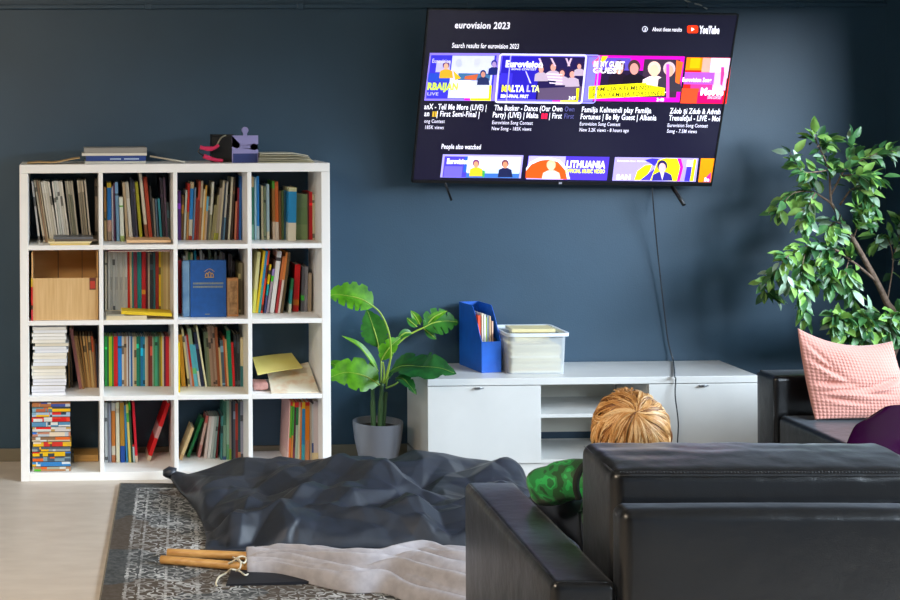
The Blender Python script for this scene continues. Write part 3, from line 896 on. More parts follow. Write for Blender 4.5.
cell_books(0, 3, 456, [
    (292, 274, 8, 40, 'd8aea4', 'pale pink', [(380, 'e0c0b4')]), (302, 283, 12, 44, 'd03024', 'red topped green', [(70, '5f9a30'), (285, 'd2733a')]), (316, 298, 12, 46, 'd8b020', 'green', [(75, '3f8a30'), (270, 'c08040')]), (328, 312, 11, 50, 'c82a22', 'maroon', [(80, '4a2030'), (350, '7a3a50')]), (342, 326, 17, 46, 'c62a20', 'dark green', [(80, '23703f'), (200, 'a9b8a4')]), (358, 344, 12, 46, 'd8b4a0', 'cream', [(80, 'd9cdb2')]), (370, 358, 10, 50, 'c83a22', 'orange', [(80, 'd78a3a')]),
    (384, 370, 22, 46, 'e0b828', 'blue', [(90, '2d83b3'), (330, '45a5b8')]), (408, 394, 30, 46, 'cf2a20', 'wide orange', [(70, 'd98520'), (300, 'cf9068')]), (438, 427, 13, 50, 'b8ac9c', 'greige', None), (455, 450, 12, 60, 'c7ccd0', 'pale blue', [(320, '2a4a80'), (385, 'd8c8a0')]), (468, 464, 32, 40, 'd4c8ca', 'pink grey', [(385, 'e0d0a8')]),
], depth=.32)

# ---- on top of the bookcase
TZ = ZTOP + .0004


def topx(px, Y):
    return atY(px, 160, Y).x


def topstack(px0, px1, Y, z, h, d, label, cov, name, rz=0, page='e3dcc8', edge=True, cat=None):
    a, b = topx(px0, Y), topx(px1, Y)
    return flat(name, label, cat or name.replace('_', ' '), (a + b) / 2, Y, z, b - a, d, h, rz, cov, page, None, edge)


topstack(84.5, 146, -.33, TZ, .012, .22, 'pale grey magazine lying flat on bookcase top under the blue book', 'c3c4bb', 'magazine', page='c9c9c0', edge=False)
tb_ = topstack(86, 146, -.335, TZ + .0125, .026, .22, 'dark blue hardback lying between two pale magazines on bookcase top', '1d3f86', 'book')
bm = new()
for a_, b_2 in ((110, 121), (124, 139)):
    box(bm, (topx(a_, -.335), -.3354, TZ + .019), (topx(b_2, -.335), -.335, TZ + .026))
obj('title_print', bm, mat('a9bcdc', .5), tb_)
topstack(82, 147, -.34, TZ + .039, .012, .23, 'cream white magazine on top of the dark blue hardback', 'ddd8cc', 'magazine', page='e0dcd2')
topstack(84, 147, -.335, TZ + .0515, .026, .23, 'thick grey magazine, topmost of the pile on bookcase top', '93908a', 'magazine', page='a29e97')
# papers, stick, pruners, box, puzzle piece
xa, xb_ = topx(27, -.36), topx(80, -.36)
t = thing('envelope', 'curled tan envelope lying at the end of bookcase top', 'envelope', M=Matrix.Translation((xa, -.36, TZ)))
bm = new()
N = 12
g = []
for i in range(N + 1):
    u = i / N
    z = TZ + .003 + .022 * u * u + .003 * math.sin(u * 9)
    g.append([[bm.verts.new(Vector((xa + (xb_ - xa) * u, -.37 + v * .16, z + s * .0045))) for s in (0, 1)] for v in (0, 1)])
for i in range(N):
    a_, b_2 = g[i], g[i + 1]
    bm.faces.new((a_[0][0], b_2[0][0], b_2[0][1], a_[0][1])); bm.faces.new((a_[1][1], b_2[1][1], b_2[1][0], a_[1][0]))
    bm.faces.new((a_[0][1], b_2[0][1], b_2[1][1], a_[1][1])); bm.faces.new((a_[1][0], b_2[1][0], b_2[0][0], a_[0][0]))
for q in (g[0], g[N]):
    bm.faces.new((q[0][0], q[0][1], q[1][1], q[1][0]))
obj('paper', bm, mat('c9a570', .6), t, smooth=40)
bm = new()
tube(bm, [(topx(150, -.3), -.3, TZ + .034), (topx(185, -.34), -.34, TZ + .0055)], .0045, 8)
o = obj('wooden_stick', bm, mat('b9b1a0', .5)); tag(o, 'thin pale stick propped beside the magazine pile on bookcase top', 'stick')
xa, xb_ = topx(212, -.22), topx(234, -.22)
bm = new(); box(bm, (xa, -.22, TZ), (xb_, -.12, TZ + .128), bev=.003)
bx = thing('black_box', 'small black box standing behind the puzzle piece ornament', 'box', M=Matrix.Translation((xa, -.22, TZ)))
obj('body', bm, mat('050506', .6), bx)
bm = new(); box(bm, (xa - .001, -.221, TZ + .1285), (xb_ + .001, -.119, TZ + .137), bev=.002); obj('lid', bm, mat('070709', .6), bx)
PINK = mat('d8305f', .35)
pr = thing('pruning_shears', 'garden shears with pink handles lying open on bookcase top', 'shears', M=Matrix.Translation((topx(212, -.28), -.28, TZ)))


def tp(px, py, Y=-.28):
    return atY(px, py, Y)


bm = new()
tube(bm, smoothpath([tp(200, 147.3), tp(206, 148.6), tp(213, 148.4), tp(219, 145.2)]), [.010] * 6 + [.012] * 6 + [.009] * 6 + [.006], 10); obj('handle', bm, PINK, pr)
bm = new()
tube(bm, smoothpath([tp(203.5, 156), tp(210, 158.3), tp(217, 160), tp(223, 160.6)]), [.012] * 6 + [.010] * 6 + [.009] * 6 + [.008], 10); obj('handle', bm, PINK, pr)
bm = new()
tube(bm, smoothpath([tp(200.5, 148), tp(198.5, 152), tp(204, 156)]), .004, 8); obj('spring', bm, mat('3a3a3e', .4, metal=.6), pr)
bm = new()
tube(bm, smoothpath([tp(217, 145, -.27), tp(221, 138, -.27), tp(226, 135, -.26)]), [.004] * 12 + [.002], 8); obj('blade', bm, mat('a9a48e', .4, metal=.7), pr)
# puzzle piece
pz = thing('puzzle_piece', 'lavender jigsaw piece ornament standing on bookcase top', 'ornament', M=Matrix.Translation((topx(245, -.33), -.33, TZ)))
Yz = -.33
x0, x1 = topx(232.3, Yz), topx(258.3, Yz)
zt = atY(245, 135.5, Yz).z
zc = TZ
W_ = x1 - x0
out = []
kz = atY(236.5, 144.5, Yz)
rr = W_ * .13


def arc(cx, cz, r, a0, a1, n=12):
    return [(cx + r * math.cos(a0 + (a1 - a0) * k / n), cz + r * math.sin(a0 + (a1 - a0) * k / n)) for k in range(n + 1)]


out += [(x0, zc), (x1, zc)]
out += [(x1, zt - W_ * .56)] + arc(x1 - W_ * .17, zt - W_ * .44, rr, -.65, -2 * PI + .65) + [(x1, zt - W_ * .32)]
out += [(x1, zt)]
out += [(x0 + W_ * .57, zt)] + arc(x0 + W_ * .5, zt + W_ * .2, rr, -1.0, PI + 1.0) + [(x0 + W_ * .43, zt)]
out += [(x0, zt)]
out += [(x0, zt - W_ * .29)] + arc(x0 + W_ * .17, zt - W_ * .36, rr, PI - .65, -PI + .65) + [(x0, zt - W_ * .43)]
bm = new()
prism(bm, out, Yz, Yz + .018)
bmesh.ops.triangulate(bm, faces=[f for f in bm.faces if len(f.verts) > 4])
obj('body', bm, mat('8f8cbf', .45), pz)
bm = new(); box(bm, (x0 + .004, Yz - .0006, zc), (x1 - .004, Yz, zc + (zt - zc) * .34)); obj('base_band', bm, mat('27356e', .45), pz)
# loose pile of paper sheets
xa, xb_ = topx(258, -.35), topx(314, -.35)
for k in range(6):
    z0k = TZ + .001 + k * .0085
    nmk = ['lowest', 'second from bottom', 'third from bottom', 'fourth from bottom', 'second from top', 'topmost'][k]
    t = thing('paper_booklet', 'khaki paper booklet with curled edge on bookcase top, %s of its pile' % nmk, 'booklet', group='khaki booklets on the bookcase top', M=Matrix.Translation((xa, -.35, z0k)))
    bm = new()
    N = 12
    g = []
    xe = xb_ - .006 * k
    xs_ = xa + .002 * k
    for i in range(N + 1):
        u = i / N
        ua = (xs_ + (xe - xs_) * u - xa) / (xb_ - xa)
        z = z0k - (z0k - TZ - .001) * .5 * max(0, (ua - .55) / .45) ** 2
        g.append([[bm.verts.new(Vector((xs_ + (xe - xs_) * u, -.36 + v * .22, z + s * .0034))) for s in (0, 1)] for v in (0, 1)])
    for i in range(N):
        a_, b_2 = g[i], g[i + 1]
        bm.faces.new((a_[0][0], b_2[0][0], b_2[0][1], a_[0][1])); bm.faces.new((a_[1][1], b_2[1][1], b_2[1][0], a_[1][0]))
        bm.faces.new((a_[0][1], b_2[0][1], b_2[1][1], a_[1][1])); bm.faces.new((a_[1][0], b_2[1][0], b_2[0][0], a_[0][0]))
    for q in (g[0], g[N]):
        bm.faces.new((q[0][0], q[0][1], q[1][1], q[1][0]))
    obj('pages', bm, mat(['b9b394', 'a8a283', 'c5c0a6', '9a9478', 'bdb79b', 'd0ccb8'][k], .7), t, smooth=40)
# ================================================================== TELEVISION
TC = Vector((2.517, -0.26, 1.8385))
tilt, tyaw, troll, TW, TH = 0.294, 0.0113, 0.02, 1.552, 0.9024
MT = Matrix.Translation(TC) @ Matrix.Rotation(tyaw, 4, 'Z') @ Matrix.Rotation(tilt, 4, 'X') @ Matrix.Rotation(troll, 4, 'Y')
MTi = MT.inverted()
tv = thing('television', 'large flat television tilted forward on dark blue wall showing video search results', 'television', M=MT)
BLK = mat('0b0b0d', .35)
bm = new()
bz_ = .008
box(bm, (-TW / 2, .001, -TH / 2), (TW / 2, .022, TH / 2), MT, bev=.003)
box(bm, (-TW / 2 + .1, .022, -TH / 2 + .03), (TW / 2 - .1, .055, TH / 2 - .25), MT, bev=.012)
obj('casing', bm, BLK, tv)
bm = new()
for lo, hi in (((-TW / 2, -TH / 2), (TW / 2, -TH / 2 + .016)), ((-TW / 2, TH / 2 - .007), (TW / 2, TH / 2)), ((-TW / 2, -TH / 2), (-TW / 2 + .007, TH / 2)), ((TW / 2 - .007, -TH / 2), (TW / 2, TH / 2))):
    box(bm, (lo[0], -.004, lo[1]), (hi[0], .001, hi[1]), MT)
obj('bezel', bm, BLK, tv)
bm = new()
box(bm, (-TW / 2 + .007, -.001, -TH / 2 + .016), (TW / 2 - .007, .0012, TH / 2 - .007), MT)
MSCR = mat('1b1830', .25, spec=.4, emit=.32, key='screen')
scr = obj('screen', bm, MSCR, tv)


def S(px, py):
    """pixel -> television plane (local x, z)"""
    o = MTi @ CAM
    d = MTi.to_3x3() @ ray(px, py)
    k = -o.y / d.y
    return (o.x + d.x * k, o.z + d.z * k)


LAY = [0]


def em(hexcol, s=1.0):
    return mat(hexcol, .4, emit=s, spec=0.0, key=('em', hexcol, s))


class Pic:
    def __init__(self):
        self.bm = new()
        self.ms = []
        self.y = -.0014

    def mi(self, hexcol):
        m = em(hexcol)
        if m not in self.ms:
            self.ms.append(m)
        return self.ms.index(m)

    def poly(self, hexcol, pts):
        self.y -= .00012
        vs = [self.bm.verts.new(MT @ Vector((S(*p)[0], self.y, S(*p)[1]))) for p in pts]
        f = self.bm.faces.new(vs)
        f.material_index = self.mi(hexcol)
        return f

    def rect(self, hexcol, x0, y0, x1, y1, k=.0165, lean=-.12, y00=None):
        # follows the slight slope of the tilted screen
        def q(x, y):
            yr = y00 if y00 is not None else (y0 + y1) / 2
            return (x + lean * (y - yr), y + k * (x - x0))
        self.poly(hexcol, [q(x0, y0), q(x1, y0), q(x1, y1), q(x0, y1)])

    def disc(self, hexcol, cx, cy, rx, ry, n=18, a0=0, a1=2 * PI):
        self.poly(hexcol, [(cx + rx * math.cos(a0 + (a1 - a0) * i / n), cy + ry * math.sin(a0 + (a1 - a0) * i / n)) for i in range(n + (0 if abs(a1 - a0 - 2 * PI) < 1e-6 else 1))])

    def text(self, hexcol, s, x0, base, x1, cap, bold=.02, k=.0165, shear=.12):
        cu = bpy.data.curves.new('text', 'FONT')
        cu.body = s
        cu.offset = bold
        cu.space_character = 1.06
        cu.resolution_u = 2
        o = bpy.data.objects.new('text', cu)
        COL.objects.link(o)
        dg = bpy.context.evaluated_depsgraph_get()
        me = o.evaluated_get(dg).to_mesh()
        xs = [v.co.x for v in me.vertices]
        mnx, mxx = min(xs), max(xs)
        caph = .69
        b = bmesh.new()
        b.from_mesh(me)
        o.evaluated_get(dg).to_mesh_clear()
        self.y -= .00012
        i_ = self.mi(hexcol)
        for v in b.verts:
            u = (v.co.x - mnx) / (mxx - mnx)
            t = v.co.y / caph * cap
            px = x0 + u * (x1 - x0) + shear * t
            py = base + k * (px - x0) - t
            q = S(px, py)
            v.co = MT @ Vector((q[0], self.y, q[1]))
        for f in b.faces:
            f.material_index = i_
        merge(self.bm, b)
        bpy.data.objects.remove(o)
        bpy.data.curves.remove(cu)

    def done(self, name, parent):
        return obj(name, self.bm, self.ms, parent)


WT = 'f4f2ff'
T = Pic()
T.text(WT, 'eurovision 2023', 454.5, 28.0, 509.5, 6.6, .02)
T.done('search_heading', scr)
T = Pic()
T.text(WT, 'Search results for eurovision 2023', 451.8, 47.6, 518.5, 4.8, .015)
T.done('section_heading', scr)
T = Pic()
T.text(WT, 'People also watched', 441.3, 148.6, 480.5, 4.8, .015)
T.done('section_heading', scr)
T = Pic()
T.text(WT, 'anX - Tell Me More (LIVE) |', 424, 109, 486, 5.4, .016)
T.text(WT, 'an    | First Semi-Final |', 424, 116, 479, 5.4, .016)
T.text('c9a030', 'II', 432, 116.2, 436.5, 4.6, .06)
T.done('caption_title', scr)
T = Pic()
T.text('d8d4ea', 'ong Contest', 424, 122.6, 444.5, 3.5, .014)
T.done('caption_details', scr)
T = Pic()
T.text('d8d4ea', '185K views', 425, 128.8, 443.5, 3.5, .014)
T.text(WT, 'The Busker - Dance (Our Own', 494, 110.2, 562, 5.4, .016)
T.done('caption_details', scr)
T = Pic()
T.text(WT, 'Party) (LIVE) | Malta', 492.5, 117.2, 538, 5.4, .016)
T.text('e8204a', 'II', 541, 118.2, 547, 4.6, .07)
T.text(WT, '| First', 549, 118.2, 561.5, 5.4, .016)
T.text('5a5a9a', 'Own', 564.5, 111.3, 574, 5.0, .0)
T.text('5a5a9a', 'First', 564, 118.4, 573.5, 5.0, .0)
T.done('caption_title', scr)
T = Pic()
T.text('d8d4ea', 'Eurovision Song Contest', 492, 124, 532.5, 3.5, .014)
T.done('caption_details', scr)
T = Pic()
T.text('d8d4ea', 'New Song - 185K views', 491.5, 130, 531, 3.5, .014)
T.text(WT, 'Familja Kelmendi play Familja', 581.5, 111.9, 651, 5.4, .016)
T.text(WT, 'Fortunes | Be My Guest | Albania', 580.3, 119, 656, 5.4, .016)
T.done('caption_details', scr)
T = Pic()
T.done('caption_title', scr)
T = Pic()
T.text('d8d4ea', 'Eurovision Song Contest', 579.5, 125.3, 620, 3.5, .014)
T.done('caption_details', scr)
T = Pic()
T.text('d8d4ea', 'New 3.2K views - 8 hours ago', 579.2, 131.3, 628.5, 3.5, .014)
T.text(WT, 'Zdob \u015fi Zdub & Advah', 669.5, 113.3, 720, 5.4, .016)
T.text(WT, 'Trenule\u0163ul - LIVE - Moi', 668.5, 120.3, 719.5, 5.4, .016)
T.done('caption_details', scr)
T = Pic()
T.done('caption_title', scr)
T = Pic()
T.text('d8d4ea', 'Eurovision Song Contest', 667.3, 126.8, 707.5, 3.5, .014)
T.done('caption_details', scr)
T = Pic()
T.text('d8d4ea', 'Song - 7.5M views', 666.8, 132.6, 696.5, 3.5, .014)
T.text(WT, 'About these results', 652, 31, 681.5, 3.9, .02)
T.done('caption_details', scr)
T = Pic()
T.disc('dcdcf0', 644.8, 29, 2.9, 3.0)
T.disc('2a2440', 644.8, 29, 2.1, 2.2)
T.text('dcdcf0', 'i', 644.2, 30.8, 645.6, 3.2, .03)
T.done('info_note', scr)
T = Pic()
T.text(WT, 'YouTube', 698.6, 33.2, 719, 7.2, .05)
for (cx, cy) in ((689, 27.2), (689, 31.2), (696, 27.2), (696, 31.2)):
    T.disc('ff3c1a', cx, cy, 2, 1.9)
T.poly('ff3c1a', [(687, 27), (698, 27), (698, 31.4), (687, 31.4)])
T.poly('ff3c1a', [(689, 25.3), (696, 25.3), (696, 33.1), (689, 33.1)])
T.poly('ffffff', [(691.2, 27.2), (691.2, 31.1), (694.4, 29.2)])
T.done('logo', scr)


def person(t, x, y, s, skin, hair, cloth, low=999):
    yb_ = min(y + 12 * s, low)
    t.poly(cloth, [(x - 7 * s, yb_), (x - 6 * s, y + 5 * s), (x - 2.5 * s, y + 3.2 * s), (x + 2.5 * s, y + 3.2 * s), (x + 6 * s, y + 5 * s), (x + 7 * s, yb_)])
    t.disc(hair, x, y - .9 * s, 3.4 * s, 3.8 * s)
    t.disc(skin, x, y + .4 * s, 2.4 * s, 3.2 * s)


# first row of video thumbnails
t = Pic()
t.rect('8a78e8', 427, 52.8, 497, 100.5, k=.005)
t.rect('3a35c8', 428.5, 55, 494, 98.5, k=.005)
t.rect('c9cdf2', 450, 55.5, 492, 98, k=.005)
t.rect('b4b0ee', 436, 61, 450, 72)
t.rect('2a48c0', 428, 73, 449, 81)
t.disc('b7bcd8', 459, 63, 3.6, 4.2); t.disc('bfc2e0', 477, 62.5, 3.6, 4.2)
t.rect('3c6a98', 458, 73, 490, 80)
person(t, 446, 66, 1.0, 'd9a78c', '55306a', 'd9a22c')
t.poly('e3b02a', [(453, 70), (461, 78), (455, 80)]); t.poly('c8603a', [(465, 76), (478, 74), (476, 80), (464, 79)])
person(t, 483, 74, .9, 'c98a7a', '222a60', '28305a'); person(t, 494, 64, .9, 'a58ac0', '2a2c88', '20286a')
t.rect('e4e0f6', 458, 80, 470, 97)
t.poly('f2e410', [(489, 85), (491.5, 85), (490.5, 100.5), (470, 100.2), (470, 98), (488.3, 98)])
t.poly('e010c0', [(464, 98), (470, 98), (470, 100.2), (464, 100)])
t.text('c8e050', 'RBAIJAN', 427, 89.2, 457.5, 6.6, .05)
t.text('b9b4f0', 'LIVE', 427, 95, 438, 3, .02)
t.text('e6e2ff', 'Eurovision', 432, 62.5, 450, 4, .0)
t.done('video_thumbnail', scr)
t = Pic()
FR = 'd9d4ff'


def frame(t, c, x0, y0, x1, y1, w):
    # rounded outline of a selected tile; the tile leans like the screen
    def q(x, y):
        return (x - .1 * (y - 78), y + .012 * (x - 495))
    r_ = 3.2
    def loop(o):
        pts = []
        for cx, cy, a in ((x1 - r_, y0 + r_, -PI / 2), (x1 - r_, y1 - r_, 0), (x0 + r_, y1 - r_, PI / 2), (x0 + r_, y0 + r_, PI)):
            for k in range(5):
                aa = a + k / 4 * PI / 2
                pts.append(q(cx + (r_ - o) * math.cos(aa), cy + (r_ - o) * math.sin(aa)))
        return pts
    a, b = loop(0), loop(w)
    t.y -= .00012
    i_ = t.mi(c)
    va = [t.bm.verts.new(MT @ Vector((S(*p)[0], t.y, S(*p)[1]))) for p in a]
    vb = [t.bm.verts.new(MT @ Vector((S(*p)[0], t.y, S(*p)[1]))) for p in b]
    for k in range(len(a)):
        k2 = (k + 1) % len(a)
        t.bm.faces.new((va[k], va[k2], vb[k2], vb[k])).material_index = i_


t.rect('6a5fe0', 498, 53.5, 595, 101.5, k=.012)
t.rect('2b22b0', 500, 56, 540, 99, k=.012)
t.rect('241c4a', 538, 56.5, 584, 99.5, k=.012)
t.rect('7e77e0', 586, 57, 595, 101, k=.012)
t.rect('3a30c8', 499, 73, 512, 84)
for x, y, s in ((541, 69, 1.0), (553, 67, 1.1), (562, 73, 1.0), (572, 74, 1.05), (579, 66, .8)):
    person(t, x, y, s, 'dd9a8e', '3a2440', 'b7a4b8')
for x0_, x1_ in ((538, 541), (550, 554), (565, 568), (570, 567)):
    t.poly('cfb0c8', [(x0_, 58), (x0_ + 2, 58), (x1_ + 2, 66), (x1_, 66)])
for k in range(4):
    t.poly('e2d4e4', [(546 + k, 73 + 3 * k), (562, 74 + 3 * k), (562, 75 + 3 * k), (546 + k, 74.2 + 3 * k)])
t.poly('5a4a68', [(538, 88), (582, 86), (581, 100), (537, 99.5)])
t.poly('d0c8ff', [(525, 71), (526, 71), (531, 83), (529.5, 83)])
t.poly('f2e812', [(576, 88), (579, 88), (577.5, 102.2), (560, 102), (560, 100), (576, 100)])
t.poly('d8189a', [(552, 100), (560, 100), (560, 102), (552, 101.8)])
t.text('f0e840', 'MA', 501, 91, 511, 6, .06); t.text('f4f0ff', 'LTA', 511, 91.2, 524, 6, .06); t.text('b9b0f4', 'L', 526, 91.2, 530, 6, .05); t.text('eaf0a0', 'TA', 530.5, 91.3, 539, 6, .05)
t.text('e8e4ff', 'SEMI-FINAL FIRST', 500, 97.3, 528, 3.2, .05)
t.text('f4f2ff', 'Eurovision', 505, 66.5, 542, 6.2, .05)
t.text('e0dcff', 'SONG CONTEST', 511, 69.6, 536, 1.8, .03)
t.text('f4f2ff', '3:07', 568, 99.2, 575, 3.2, .04)
frame(t, '9a94f0', 507.5, 53.2, 597.5, 102, 1.2)
frame(t, FR, 496.5, 53, 584.5, 102.6, 1.9)
t.done('video_thumbnail', scr)
t = Pic()
t.rect('d812b8', 589.5, 55, 682, 100.8, k=.014)
t.rect('5c4ab8', 598, 57.5, 630, 72); t.rect('281c3a', 600, 70, 646, 96, k=.014)
t.poly('f0d020', [(602, 56), (608, 56), (604, 62), (600, 62)])
t.poly('e85a8a', [(592, 62), (600, 56), (602, 56), (594, 68)])
t.rect('3c2c3e', 642, 59, 678, 97, k=.014)
for x, y, s, sk, hr, cl in ((619, 68, 1.7, 'e2a08c', '3c2a3a', '241a28'), (634, 68, 1.8, 'd9938a', '4a3034', '1e1822'), (654, 70, 1.9, 'efbfa4', 'e2c2b4', 'e8d0d2'), (669, 70, 1.8, 'dca48e', 'cbb4bc', '3a3440')):
    person(t, x, y, s, sk, hr, cl)
t.poly('e04ac8', [(666, 64), (669, 64), (669, 98), (666, 98)])
t.poly('f26a2a', [(676, 60), (683, 62), (679, 84), (675, 82)])
t.poly('f2ea1a', [(588.5, 86), (646, 82.6), (646, 84.2), (664.5, 87.8), (664, 95.2), (588, 98.8)])
t.text('4a4420', 'FAMILJA KELMENDI', 592, 91.3, 650, 4.2, .01, k=-.035)
t.text('4a4420', 'PLAY FAMILJA FORTUNES', 592, 97.4, 662, 4.2, .01, k=-.035)
t.text('f4e8f6', 'BE MY GUEST', 593, 66.2, 624, 5.2, .05)
t.text('f4e8f6', 'GUEST', 592.2, 72.6, 622, 5.2, .05)
t.text('f4f2ff', '3:40', 656, 101.0, 663.5, 3.2, .04)
t.done('video_thumbnail', scr)
t = Pic()
t.rect('e8261e', 684, 57.3, 729, 103.2, k=.012)
t.rect('f08a10', 686, 57.5, 703, 70); t.rect('f7b010', 690, 57.6, 700, 68)
t.rect('f4a090', 702, 57.7, 712, 72); t.rect('ecc8f0', 710, 57.8, 729, 78)
t.rect('d8b4ee', 712, 72, 726, 90)
t.rect('a852c8', 684, 72, 714, 84); t.rect('e8388a', 690, 84, 712, 92)
t.poly('c03a8a', [(721, 67), (724, 67), (724, 74), (722, 86), (720, 84)])
t.rect('ee4a2a', 681, 88, 698, 103); t.rect('e01060', 697, 92, 722.5, 103)
t.text('f4ecff', 'Eurovision Song', 682, 81.4, 711, 4, .04)
t.text('ffffff', 'MoMe', 700, 94.6, 723, 6.6, .06)
t.text('f8c0d8', 'SONG CONTEST', 707, 98.6, 721, 2.6, .04)
t.done('video_thumbnail', scr)
# second row
t = Pic()
t.rect('a79cf0', 441.5, 154.2, 522, 177.2, k=.012)
t.rect('4a3ed8', 443.5, 156.2, 467, 177, k=.012); t.rect('6a5ee6', 444, 166, 462, 177)
t.rect('dbe2f4', 466, 156.5, 520, 172, k=.012); t.rect('3a6ab8', 466, 172.6, 519, 177.4, k=.012)
t.rect('2c5ac8', 464, 156.4, 467, 172); t.rect('b9ccea', 467, 168, 519, 173, k=.012)
person(t, 476, 164, 1.0, 'd8946c', '7a3a70', 'e2b92a', 176.8); person(t, 505, 164.4, 1.05, 'd88a66', '6a3a48', '1f2448', 177.2)
t.poly('3fa050', [(482, 170), (485, 171), (484, 177), (482, 177)])
t.text('f4f2ff', 'Eurovision', 446.5, 163.4, 468, 5, .05)
t.done('video_thumbnail', scr)
t = Pic()
t.rect('4a35c8', 527, 155.6, 608, 179, k=.015); t.rect('b0a6f2', 527.5, 155.8, 564.5, 179, k=.015)
t.poly('e8e0f6', [(526, 168), (530, 162), (538, 158), (548, 156.8), (560, 160), (567, 168), (570, 179), (526, 177.8)])
t.poly('f4521c', [(525.8, 171), (531, 164.5), (540, 160.5), (549, 159.3), (558, 162), (565, 170), (567, 179.2), (525.6, 178)])
person(t, 551, 166, 1.35, 'f0c2a0', 'e8b890', 'eec8b8', 178.6)
t.text('f6f4ff', 'LITHUANIA', 566, 167.2, 605, 6.6, .05)
t.text('e4e85a', 'OFFICIAL MUSIC VIDEO', 565, 172.4, 604.5, 3.6, .05)
t.done('video_thumbnail', scr)
t = Pic()
t.rect('a192ea', 613.5, 157, 697, 180.5, k=.013)
t.poly('3a2ea8', [(644, 160), (652, 158.2), (660, 159), (654, 166), (650, 163)])
t.poly('f2e41a', [(634, 180), (637, 171), (645, 165), (652, 164.4), (650, 170), (644, 180)])
t.poly('4a38c0', [(640, 180), (654, 169), (658, 171), (652, 180)])
t.poly('f2e41a', [(650, 180), (655, 168), (658, 160), (666, 158), (677, 158.4), (680, 166), (677, 181)])
t.poly('e01aa0', [(677, 158.4), (681, 158.6), (683, 167), (679.5, 181), (676.5, 181), (680, 167)])
t.poly('3c30b0', [(688, 160), (692, 160), (690, 181), (684, 181)]); t.poly('f2e41a', [(693.5, 159), (696.5, 159), (693, 181), (689.5, 181)])
t.poly('e6e2fa', [(687, 160), (693, 160), (692.4, 166.6), (686.4, 166.6)])
person(t, 662, 167, 1.5, 'd8a8b0', '2a2052', '2f2a86', 180.4)
t.poly('e8d0e0', [(660, 172), (664, 172), (662, 180)])
t.text('f2f0ff', 'SAN', 615.8, 179.0, 630, 4.6, .04)
t.text('e6e2fa', 'Eurovision Song Contest', 617, 161.3, 646, 1.6, .03)
t.done('video_thumbnail', scr)
t = Pic()
t.rect('f58a12', 699.5, 158.2, 713.5, 182, k=.012)
t.poly('d82a8a', [(703, 181.6), (707, 176), (711, 172), (710.2, 182)])
t.text('ffe4f0', 'Be', 704, 181, 709, 3.4, .06)
t.done('video_thumbnail', scr)

# splayed feet still screwed under the set
bm = new()


def Sx(px, py, off=0.0):
    q = S(px, py)
    return MT @ Vector((q[0], off, q[1]))


# feet: cranked bars going forward and back
MFEET = mat('0c0c0e', .4)
bm = new()
p0 = Sx(444.5, 181, .006); p1 = p0 + Vector((.032, -.02, -.10))
tube(bm, [p0 + Vector((0, 0, .01)), p0, p1], [.006, .006, .006], 8)
obj('foot', bm, MFEET, tv)
bm = new()
p0 = Sx(658.5, 184.6, .006); p1 = atY(671.5, 185.4, -.11); p2 = atY(684, 205, -.20)
box(bm, (-.001, 0, 0), (0, 0, 0)) if False else None
tube(bm, [p0, p1], .008, 8)
tube(bm, [p1, p2], .010, 8)
obj('foot', bm, MFEET, tv)
bm = new()
box(bm, (-.25, .055, -.2), (.25, .065, .2), MT)
pa = MT @ Vector((0, .065, .1)); pb_ = MT @ Vector((0, .065, -.15))
box(bm, (TC.x - .22, -.012, 1.63), (TC.x + .22, -.001, 2.05))
tube(bm, [pa, Vector((pa.x, -.012, 1.98))], .018, 8); tube(bm, [pb_, Vector((pb_.x, -.012, 1.7))], .018, 8)
obj('wall_bracket', bm, BLK, tv)
# small control bump and light under the screen
bm = new(); q = S(560, 182.6); box(bm, (q[0] - .008, -.006, q[1] - .006), (q[0] + .008, .004, q[1] + .004), MT); obj('control_sensor', bm, mat('a9a9b8', .3), tv)

# ================================================================== LOW CABINET
KX0, KX1, KY, KZ = 1.7325, 3.3655, -0.435, 0.481
LW = noisy('cabinet_white', 'c6c7c5', 'cccdcb', 4, rough=.33, spec=.5)
LWB = mat('d9d6cb', .5)
kc = thing('tv_bench', 'long low white cabinet with two doors and open middle shelves under the television', 'cabinet', ((KX0 + KX1) / 2, KY, 0))
kb = -0.014


def kx(px, Y=KY):
    return atY(px, 420, Y).x


d0, d1 = kx(541.3), kx(649)
bm = new(); box(bm, (KX0, KY, KZ - .034), (KX1, kb, KZ), bev=.002); obj('top_panel', bm, LW, kc)
for a_, b_2 in ((KX0 + .001, KX0 + .019), (d0 - .018, d0), (d1, d1 + .018), (KX1 - .019, KX1 - .001)):
    bm = new(); box(bm, (a_, KY + .02, .075), (b_2, kb, KZ - .0345)); obj('side_panel', bm, LW if a_ > KX0 + .1 else LW, kc)
bm = new(); box(bm, (KX0 + .0195, KY + .02, .075), (d0 - .0185, kb, .093)); box(bm, (d0 + .0005, KY + .006, .064), (d1 - .0005, kb, .082)); box(bm, (d1 + .0185, KY + .02, .075), (KX1 - .0195, kb, .093)); obj('bottom_panel', bm, LW, kc)
bm = new(); box(bm, (KX0 + .0, KY + .016, 0), (KX1 - .0, KY + .034, .063)); box(bm, (KX0, KY + .0345, 0), (KX0 + .018, kb, .063)); box(bm, (KX1 - .018, KY + .0345, 0), (KX1, kb, .063)); obj('plinth', bm, LW, kc)
